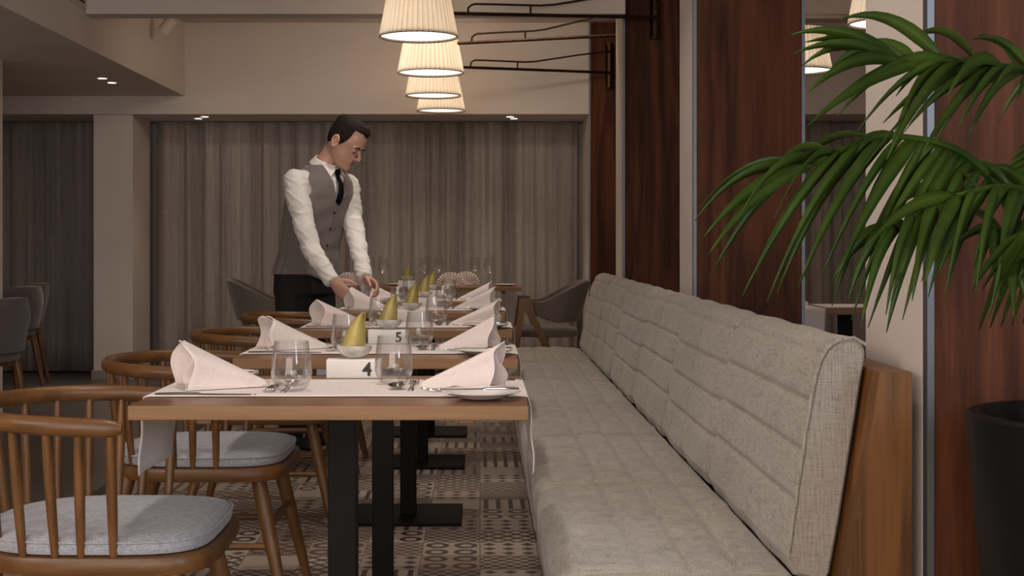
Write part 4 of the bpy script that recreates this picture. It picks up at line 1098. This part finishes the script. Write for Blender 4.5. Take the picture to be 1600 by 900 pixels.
def hand(mb, wr, d, nrm, side, flip, curl=(0.5, 0.6, 0.5), spread=1.0):
    """d: wrist to knuckles, nrm: palm faces this way, side: towards the thumb"""
    d = d.normalized(); nrm = (nrm - d * nrm.dot(d)).normalized(); side0 = d.cross(nrm); side = side0 if side0.dot(side) > 0 else -side0
    pr = []
    for t, wv, th in ((0, .024, .018), (.02, .028, .019), (.045, .037, .017), (.07, .041, .0155), (.088, .040, .013), (.096, .036, .010)):
        c = wr + d * t
        pr.append([c + side * (wv * cos(2 * pi * j / 16)) - nrm * (th * sin(2 * pi * j / 16)) for j in range(16)])
    mb.loft(pr)
    tips = []
    for i, (off, L, r) in enumerate(((0.029, .072, .0088), (0.0098, .080, .0090), (-0.0098, .075, .0086), (-0.0285, .060, .0078))):
        p = wr + d * 0.086 + side * off; dirv = (d + side * (off * 3.0 * spread)).normalized(); pts = [p - dirv * 0.012, p]
        ang = 0
        for k, fr_ in enumerate((.45, .30, .25)):
            ang += curl[k] * (1 + 0.10 * i)
            dv = dirv * cos(ang) + nrm * sin(ang); pts.append(pts[-1] + dv * L * fr_)
        mb.tube(pts, [r, r * 1.05, r, r * .92, r * .70], 10); mb.ball(pts[-1], r * .72, None, 8, 6); tips.append(pts[-1])
        for q in pts[1:4]: mb.ball(q, r * 1.0, None, 8, 6)
    p = wr + d * 0.022 + side * 0.022 + nrm * 0.004
    tdir = (d * 0.70 + side * 0.62 + nrm * 0.42).normalized(); td2 = (d * 0.92 + side * 0.08 + nrm * 0.45).normalized()
    q1 = p + tdir * 0.038; q2 = q1 + (tdir + td2).normalized() * 0.032; q3 = q2 + td2 * 0.026
    mb.tube([p, q1, q2, q3], [0.0135, 0.0125, 0.0105, 0.0075], 10); mb.ball(q3, 0.0075, None, 8, 6); mb.ball(q1, .0122, None, 8, 6); mb.ball(q2, .0104, None, 8, 6)
# head frame: yaw towards +x and a little to the camera, pitched down
yaw = R(-24); pitch = R(33)
Mh = Matrix.Translation(HD) @ Matrix.Scale(1.09, 4) @ Matrix.Rotation(yaw, 4, 'Z') @ Matrix.Rotation(pitch, 4, 'Y') @ Matrix.Rotation(R(-3), 4, 'X')
HR = [(.118, .022, -.045, .020), (.109, .052, -.074, .046), (.088, .074, -.092, .064), (.058, .0850, -.100, .0725), (.028, .0865, -.101, .0745), (.014, .0850, -.100, .0742), (-.002, .0790, -.097, .0725), (-.020, .0800, -.091, .0700),
      (-.042, .0815, -.078, .0665), (-.062, .0820, -.060, .0615), (-.080, .0790, -.036, .0540), (-.098, .0760, -.008, .0430), (-.112, .064, .018, .027), (-.118, .05, .03, .012)]
def head_ring(z, xf, xb, w_, n=36, off=0.0):
    cx = xb + (xf - xb) * 0.46; out = []
    for i in range(n):
        th = 2 * pi * i / n; c, s = cos(th), sin(th)
        a = (xf - cx + off) if c > 0 else (cx - xb + off); e = 2.25 if c > 0 else 2.1
        out.append(Vector((cx + a * abs(c) ** (2 / e) * (1 if c > 0 else -1), (w_ + off) * abs(s) ** (2 / e) * (1 if s > 0 else -1), z)))
    return out
bd = MB()
bd.loft([[Mh @ p for p in head_ring(*r)] for r in HR])
def hb(c, r, rot=None): bd.ball(Mh @ Vector(c), r, (Mh.to_3x3() @ rot) if rot else Mh.to_3x3(), 14, 10)
def ht(pts, r): bd.tube([Mh @ Vector(p) for p in pts], r, 10)
ht([(.074, 0, .022), (.084, 0, .006), (.097, 0, -.014), (.108, 0, -.029)], [.009, .0085, .0100, .0095]); hb((.103, 0, -.032), (.0125, .0115, .0095))
for s in (-1, 1):
    hb((.092, s * .0115, -.035), (.0105, .0078, .0075))
    ht([(.080, s * .010, .016), (.0825, s * .028, .021), (.072, s * .050, .016)], [.0065, .0070, .0035])     # brow
    hb((.071, s * .031, -.001), (.0125, .0135, .0108))            # eyelid over the eyeball
    loop = []
    for k in range(17):
        a = -0.9 * pi + 1.85 * pi * k / 16
        loop.append((-.014 - .0155 * cos(a) - .006 * sin(a) , s * (.0790 + .006 * max(0, cos(a))), -.004 + .0275 * sin(a) * (1 if sin(a) > 0 else 1.0)))
    ht(loop, .0048)
    hb((-.013, s * .0745, -.004), (.0150, .0062, .0250)); hb((-.006, s * .0775, -.030), (.0085, .0060, .0100)); hb((-.017, s * .080, 0), (.004, .004, .015))
hb((.0765, 0, -.055), (.0095, .024, .0050)); hb((.0760, 0, -.0655), (.0095, .020, .0058)); hb((.071, 0, -.096), (.014, .020, .015))
hb((-.02, 0, -.052), (.06, .056, .05))
# neck
nk = Mh @ Vector((-.035, 0, -.055)); bd.tube([nk, (nk + NB) / 2 + Vector((.004, 0, 0)), NB, NB - UP * 0.05], [.056, .058, .062, .07], 20)
# trunk, legs, arms under the clothes: one body
bd.loft(body_part(-0.012))
HIPR = Vector((-0.925, 7.085, 0.86)) + rgt * 0.085; HIPL = Vector((-0.925, 7.085, 0.86)) - rgt * 0.085
KNR = HIPR + Vector((0.02, -0.005, -0.40)); KNL = HIPL + Vector((0.025, 0.0, -0.40))
ANR = Vector((HIPR.x - 0.01, HIPR.y - 0.005, 0.085)); ANL = Vector((HIPL.x + 0.0, HIPL.y + 0.01, 0.085))
for h, k, a in ((HIPR, KNR, ANR), (HIPL, KNL, ANL)):
    bd.tube([h, h + (k - h) * .5, k, k + (a - k) * .4, a], [.088, .074, .056, .054, .038], 16)
    bd.tube([a - UP * .045, a + fwd * .05 - UP * .052, a + fwd * .12 - UP * .062], [.026, .022, .014], 12)
for s, e, w_ in ((SHR, ELR, WRR), (SHL, ELL, WRL)):
    bd.ball(s, .048); bd.tube([s, s + (e - s) * .5, e, e + (w_ - e) * .35, w_], [.050, .046, .038, .037, .0255], 16)
    bd.tube([s, (s + Vector((NB.x, NB.y, 1.37))) / 2], [.048, .06], 14)
hand(bd, WRR, Vector((0.64, -0.16, -0.64)), Vector((0.55, 0.72, 0.0)), Vector((0.6, -0.5, 0.4)), 1, (0.42, 0.55, 0.5))
hand(bd, WRL, Vector((0.72, -0.42, -0.46)), Vector((-0.35, -0.55, -0.75)), Vector((-0.5, -0.7, 0.3)), 1, (0.55, 0.55, 0.45))
bd.shift(WO)
waiter = remeshed(bd, 'person', M['skin'], 0.0034, 4); waiter.location = WO
tag(waiter, 'dark-haired waiter in white shirt and grey waistcoat leaning over the tables', 'person')
from mathutils import noise as mnoise
def wrinkle(o, amp, sc, k=1.0):
    me = o.data; ns = [v.normal.copy() for v in me.vertices]
    for v, n in zip(me.vertices, ns):
        p = v.co; q = Vector((p.x * sc, p.y * sc, p.z * sc * 2.2 + 0.9 * sc * p.x))
        f = 1 - abs(mnoise.noise(q)) * 2
        v.co = p + n * (amp * (f * abs(f) - 0.2))
def W_(mb, name, mat, angle=60, parent=None): mb.shift(WO); return mb.build(name, mat, parent or waiter, angle=angle)
# hair: thicker on top, close-cropped at the sides
def skull(z, th, off):
    for a, b_ in zip(HR, HR[1:]):
        if a[0] >= z >= b_[0]:
            f = (a[0] - z) / (a[0] - b_[0]); r = [a[i] + (b_[i] - a[i]) * f for i in range(4)]; break
    else: r = list(HR[0])
    xf, xb, w_ = r[1:]; cx = xb + (xf - xb) * 0.46; c, s = cos(th), sin(th)
    a = (xf - cx + off) if c > 0 else (cx - xb + off); e = 2.25 if c > 0 else 2.1
    return Vector((cx + a * abs(c) ** (2 / e) * (1 if c > 0 else -1), (w_ + off) * abs(s) ** (2 / e) * (1 if s > 0 else -1), z))
def hairline(th):
    q = abs(((th + pi) % (2 * pi)) - pi)      # 0 at the front, pi at the back
    if q < 0.35: return 0.074 + 0.013 * (q / 0.35)
    if q < 0.98: return 0.087
    if q < 1.07: return 0.087 - (q - 0.98) / 0.09 * 0.045
    if q < 1.25: return 0.042 - (q - 1.07) / 0.18 * 0.040
    if q < 1.42: return 0.002 - (q - 1.25) / 0.17 * 0.017
    if q < 1.80: return -0.015 + 0.040 * sin((q - 1.42) / 0.38 * pi) * 1.0
    return -0.015 - (q - 1.80) / 1.34 * 0.050
hr = MB()
def hf(u, v):
    th = 2 * pi * u; zl = hairline(th); zt = 0.1175; z = zl + (zt - zl) * v ** 0.85
    top = max(0, min(1, (z - 0.045) / 0.05)); fr_ = max(0, cos(th))
    off = 0.0024 + 0.0065 * top * top + 0.005 * top * fr_ + 0.0010 * sin(th * 37 + v * 9) * top
    if v < 0.06: off *= 0.35
    p = skull(z, th, off); p.z += top * (0.006 + 0.008 * fr_) * (0.4 + 0.6 * v)
    return Mh @ p
hr.grid(hf, 144, 18); topc = Mh @ Vector((-0.012, 0, 0.1275))
k0 = len(hr.v); ring = [i * 19 + 18 for i in range(145)]
hr.v.append(tuple(topc))
for a, b_ in zip(ring, ring[1:]): hr.f.append((a, b_, k0)); hr.mi.append(0)
W_(hr, 'hair', M['hair'], 80)
for s in (-1, 1):
    W_(MB().tube([Mh @ Vector(p) for p in ((.0895, s * .012, .0165), (.0900, s * .028, .0225), (.0795, s * .046, .0195))], [.0034, .0046, .0028], 8), 'eyebrow', M['hair'])
    W_(MB().tube([Mh @ Vector(p) for p in ((.0810, s * .020, -.0060), (.0845, s * .031, -.0080), (.0780, s * .043, -.0060))], [.0014, .0025, .0014], 8), 'eyelash', M['hair'])
li = MB(); li.ball(Mh @ Vector((.0795, 0, -.0585)), (.0075, .020, .0036), Mh.to_3x3()); li.ball(Mh @ Vector((.0790, 0, -.0665)), (.0075, .017, .0042), Mh.to_3x3())
W_(li, 'lips', M['lip'])
# shirt: trunk, sleeves with cuffs and collar grown into one cloth
sh = MB(); sh.loft(body_part(0.004, 0.85, 1.48) + [oval(NB + UP * 0.022 + fwd * 0.004, .061, .061)])
for s, e, w_, g in ((SHR, ELR, WRR, 0), (SHL, ELL, WRL, 1)):
    d = (w_ - e); cin = Vector((NB.x, NB.y, 1.35))
    sh.ball(s, .059); sh.tube([s * .35 + Vector((NB.x, NB.y, 1.385)) * .65, s], [.056, .060], 16)
    pts = bez([s, s * .5 + e * .5 + Vector((-.004, 0, 0)), e, e * .5 + w_ * .5, w_], 4)[:16]; pts[-1] = w_
    rr = [.060, .063, .062, .060, .057, .0545, .0525, .051, .050, .049, .048, .046, .044, .042, .040, .0385]
    wr_ = random.Random(g + 2)
    rr = [r * (1 + 0.015 * sin(i * 2.4 + g) * (1 if i > 4 else .3)) for i, r in enumerate(rr)]
    pts = [p + Vector((0.004 * sin(i * 2.1), 0.003 * sin(i * 1.7 + 1), 0)) for i, p in enumerate(pts)]
    sh.tube(pts, rr, 18)
    dn = d.normalized()
    sh.tube([w_ - dn * .052, w_ - dn * .004, w_ + dn * .006], [.0425, .0415, .0405], 20)
sh.shift(WO); shirt = remeshed(sh, 'shirt', M['shirt'], 0.005, 3, waiter); wrinkle(shirt, 0.0045, 13)
cl = MB()
nd = (nk - NB).normalized()
def cf(u, v):
    th = 2 * pi * u; fr_ = cos(th)
    c = NB + nd * (-0.010 + 0.044 * v) + fwd * 0.004
    r = 0.064 - 0.003 * v + 0.010 * (1 - v)
    return c + fwd * (r * fr_) + rgt * (r * sin(th)) + UP * (-0.036 * fr_ * (1.0 - 0.25 * v) + 0.004)
cl.grid(cf, 48, 5); co = W_(cl, 'collar', M['shirt'], 80, shirt); solid(co, 0.005, 1)
for s in (-1, 1):       # collar points
    a = NB + fwd * 0.092 - UP * 0.014 + rgt * (s * 0.008); b_ = NB + fwd * 0.046 + rgt * (s * 0.066) + UP * 0.010; c_ = NB + fwd * 0.098 + rgt * (s * 0.058) - UP * 0.056
    q = MB(); q.add([a, b_, c_, a + fwd * .006, b_ + fwd * .006, c_ + fwd * .006], [(0, 1, 2), (5, 4, 3), (0, 1, 4, 3), (1, 2, 5, 4), (2, 0, 3, 5)])
    W_(q, 'collar_point', M['shirt'], 30, shirt)
# waistcoat: trunk shell with a V opening, arm holes and pointed hem
VR = [(0.905, (-0.915, 7.085), 0.196, 0.146)] + [(z, c, hw + 0.012 + (0.010 if z > 1.36 else 0), hd + 0.014 + (0.004 if z > 1.36 else 0)) for z, c, hw, hd in torso if 0.93 < z < 1.48]
vs_rows = []
def vrow(z):
    for a, b_ in zip(VR, VR[1:]):
        if a[0] <= z <= b_[0]:
            f = (z - a[0]) / (b_[0] - a[0]); return ((a[1][0] + (b_[1][0] - a[1][0]) * f, a[1][1] + (b_[1][1] - a[1][1]) * f), a[2] + (b_[2] - a[2]) * f, a[3] + (b_[3] - a[3]) * f)
    return VR[-1][1], VR[-1][2], VR[-1][3]
vt = MB(); ZV, ZA, Z1 = 1.255, 1.255, 1.472
def vpt(z, th):      # th: angle from the front towards his right
    c, hw, hd = vrow(z); cc, ss = cos(th), sin(th); e = 2.3
    lat = hw * abs(ss) ** (2 / e) * (1 if ss > 0 else -1); fr_ = hd * abs(cc) ** (2 / e) * (1 if cc > 0 else -1)
    return Vector((c[0], c[1], z)) + fwd * (fr_ + 0.002 * sin(z * 55 + lat * 25)) + rgt * lat
def th_of(z, lat, front):
    c, hw, hd = vrow(z); k = min(1.0, abs(lat) / hw) ** (2.3 / 2); a = math.asin(k); return a if front else pi - a
def arm_lat(z):      # sideways position of the arm hole edge
    c, hw, hd = vrow(z)
    if z <= ZA: return hw
    f = (z - ZA) / (Z1 - ZA); t = min(1.0, f / 0.42); t = t * t * (3 - 2 * t); tgt = min(hw, 0.152 + 0.010 * f)
    return hw + (tgt - hw) * t
def v_lat(z): return 0.001 if z < ZV else min(0.001 + (z - ZV) * 0.36, vrow(z)[1] * 0.93)
NV = 60
for s in (-1, 1):
    def front(u, v):
        z = 0.905 + (Z1 - 0.905) * v; a = th_of(z, v_lat(z), True); b_ = th_of(z, arm_lat(z), True) if z > ZA else pi / 2
        th = a + (b_ - a) * u; p = vpt(z, s * th)
        lat = abs((p - Vector((-0.915, 7.085, 0))).dot(rgt)); p = p - UP * (0.045 * max(0, 1 - lat / 0.12) * max(0, 1 - v / 0.14))
        return p + fwd * (0.0025 if s > 0 else 0)
    vt.grid(front, 22, NV)
    def rear(u, v):
        z = 0.905 + (Z1 - 0.905) * v; a = th_of(z, arm_lat(z), False) if z > ZA else pi / 2
        return vpt(z, s * (a + (pi - a) * u))
    vt.grid(rear, 22, NV)
vest = W_(vt, 'waistcoat', M['vest'], 80); solid(vest, 0.007, 0)
for z in (1.225, 1.14, 1.055, 0.975):
    c, hw, hd = vrow(z); W_(MB().ball(Vector((c[0], c[1], z)) + fwd * (hd + 0.006) + rgt * 0.010, .0075, None, 10, 8), 'button', M['leather'], 60, vest)
pk = MB()
c, hw, hd = vrow(1.05)
pls = []
for lat in (0.055, 0.075, 0.095):
    yy = hd * sqrt(max(0, 1 - (lat / hw) ** 2)); pls.append(Vector((c[0], c[1], 1.055)) + fwd * (yy + 0.006) + rgt * lat)
pk.tube(pls, 0.004, 8); W_(pk, 'pocket_welt', M['vest'], 60, vest)
# tie
ti = MB(); kn = NB + fwd * 0.098 - UP * 0.034
rows = []
def chest(z):
    c, hw, hd = vrow(min(z, 1.46)); return Vector((c[0], c[1], z)) + fwd * (hd + 0.000)
pts = [kn + UP * 0.018, kn, kn - UP * 0.018, kn - UP * 0.032 + fwd * .006]; ws = [.016, .020, .013, .0145]
for i, z in enumerate((1.375, 1.33, 1.29, 1.25, 1.21)):
    pts.append(chest(z) + fwd * ((0.014 if z > 1.32 else 0.009) - 0.022 * (i >= 3))); ws.append(.017 + .0035 * i)
rings = []
for p, w_ in zip(pts, ws): rings.append([p + rgt * w_ , p + fwd * .008 + rgt * w_ * .7, p + fwd * .011, p + fwd * .008 - rgt * w_ * .7, p - rgt * w_, p - fwd * .004])
ti.loft(rings); W_(ti, 'tie', M['tie'], 50)
# trousers and shoes
tr = MB(); tr.loft([oval((c[0], c[1], z), hw + 0.008, hd + 0.008) for z, c, hw, hd in torso if z < 0.95])
for h, k, a in ((HIPR, KNR, ANR), (HIPL, KNL, ANL)):
    tr.tube([h + UP * .03, h + (k - h) * .3, h + (k - h) * .7, k, k + (a - k) * .5, a + UP * .02, a - UP * .035], [.098, .100, .084, .074, .070, .066, .066], 20)
tr.shift(WO); remeshed(tr, 'trousers', M['black'], 0.008, 4, waiter)
for a in (ANR, ANL):
    s = MB()
    f0 = Vector((a.x, a.y, 0)) - fwd * .07
    rings = []
    for t, wv, hh in ((0, .020, .045), (.02, .034, .070), (.08, .036, .075), (.14, .040, .060), (.19, .044, .045), (.235, .040, .034), (.262, .022, .022)):
        c_ = f0 + fwd * t
        rings.append([c_ + rgt * (wv * cos(th)) + UP * (hh / 2 + hh / 2 * sin(th)) for th in [2 * pi * j / 16 for j in range(16)]])
    s.loft(rings); W_(s, 'shoe', M['leather'], 60)
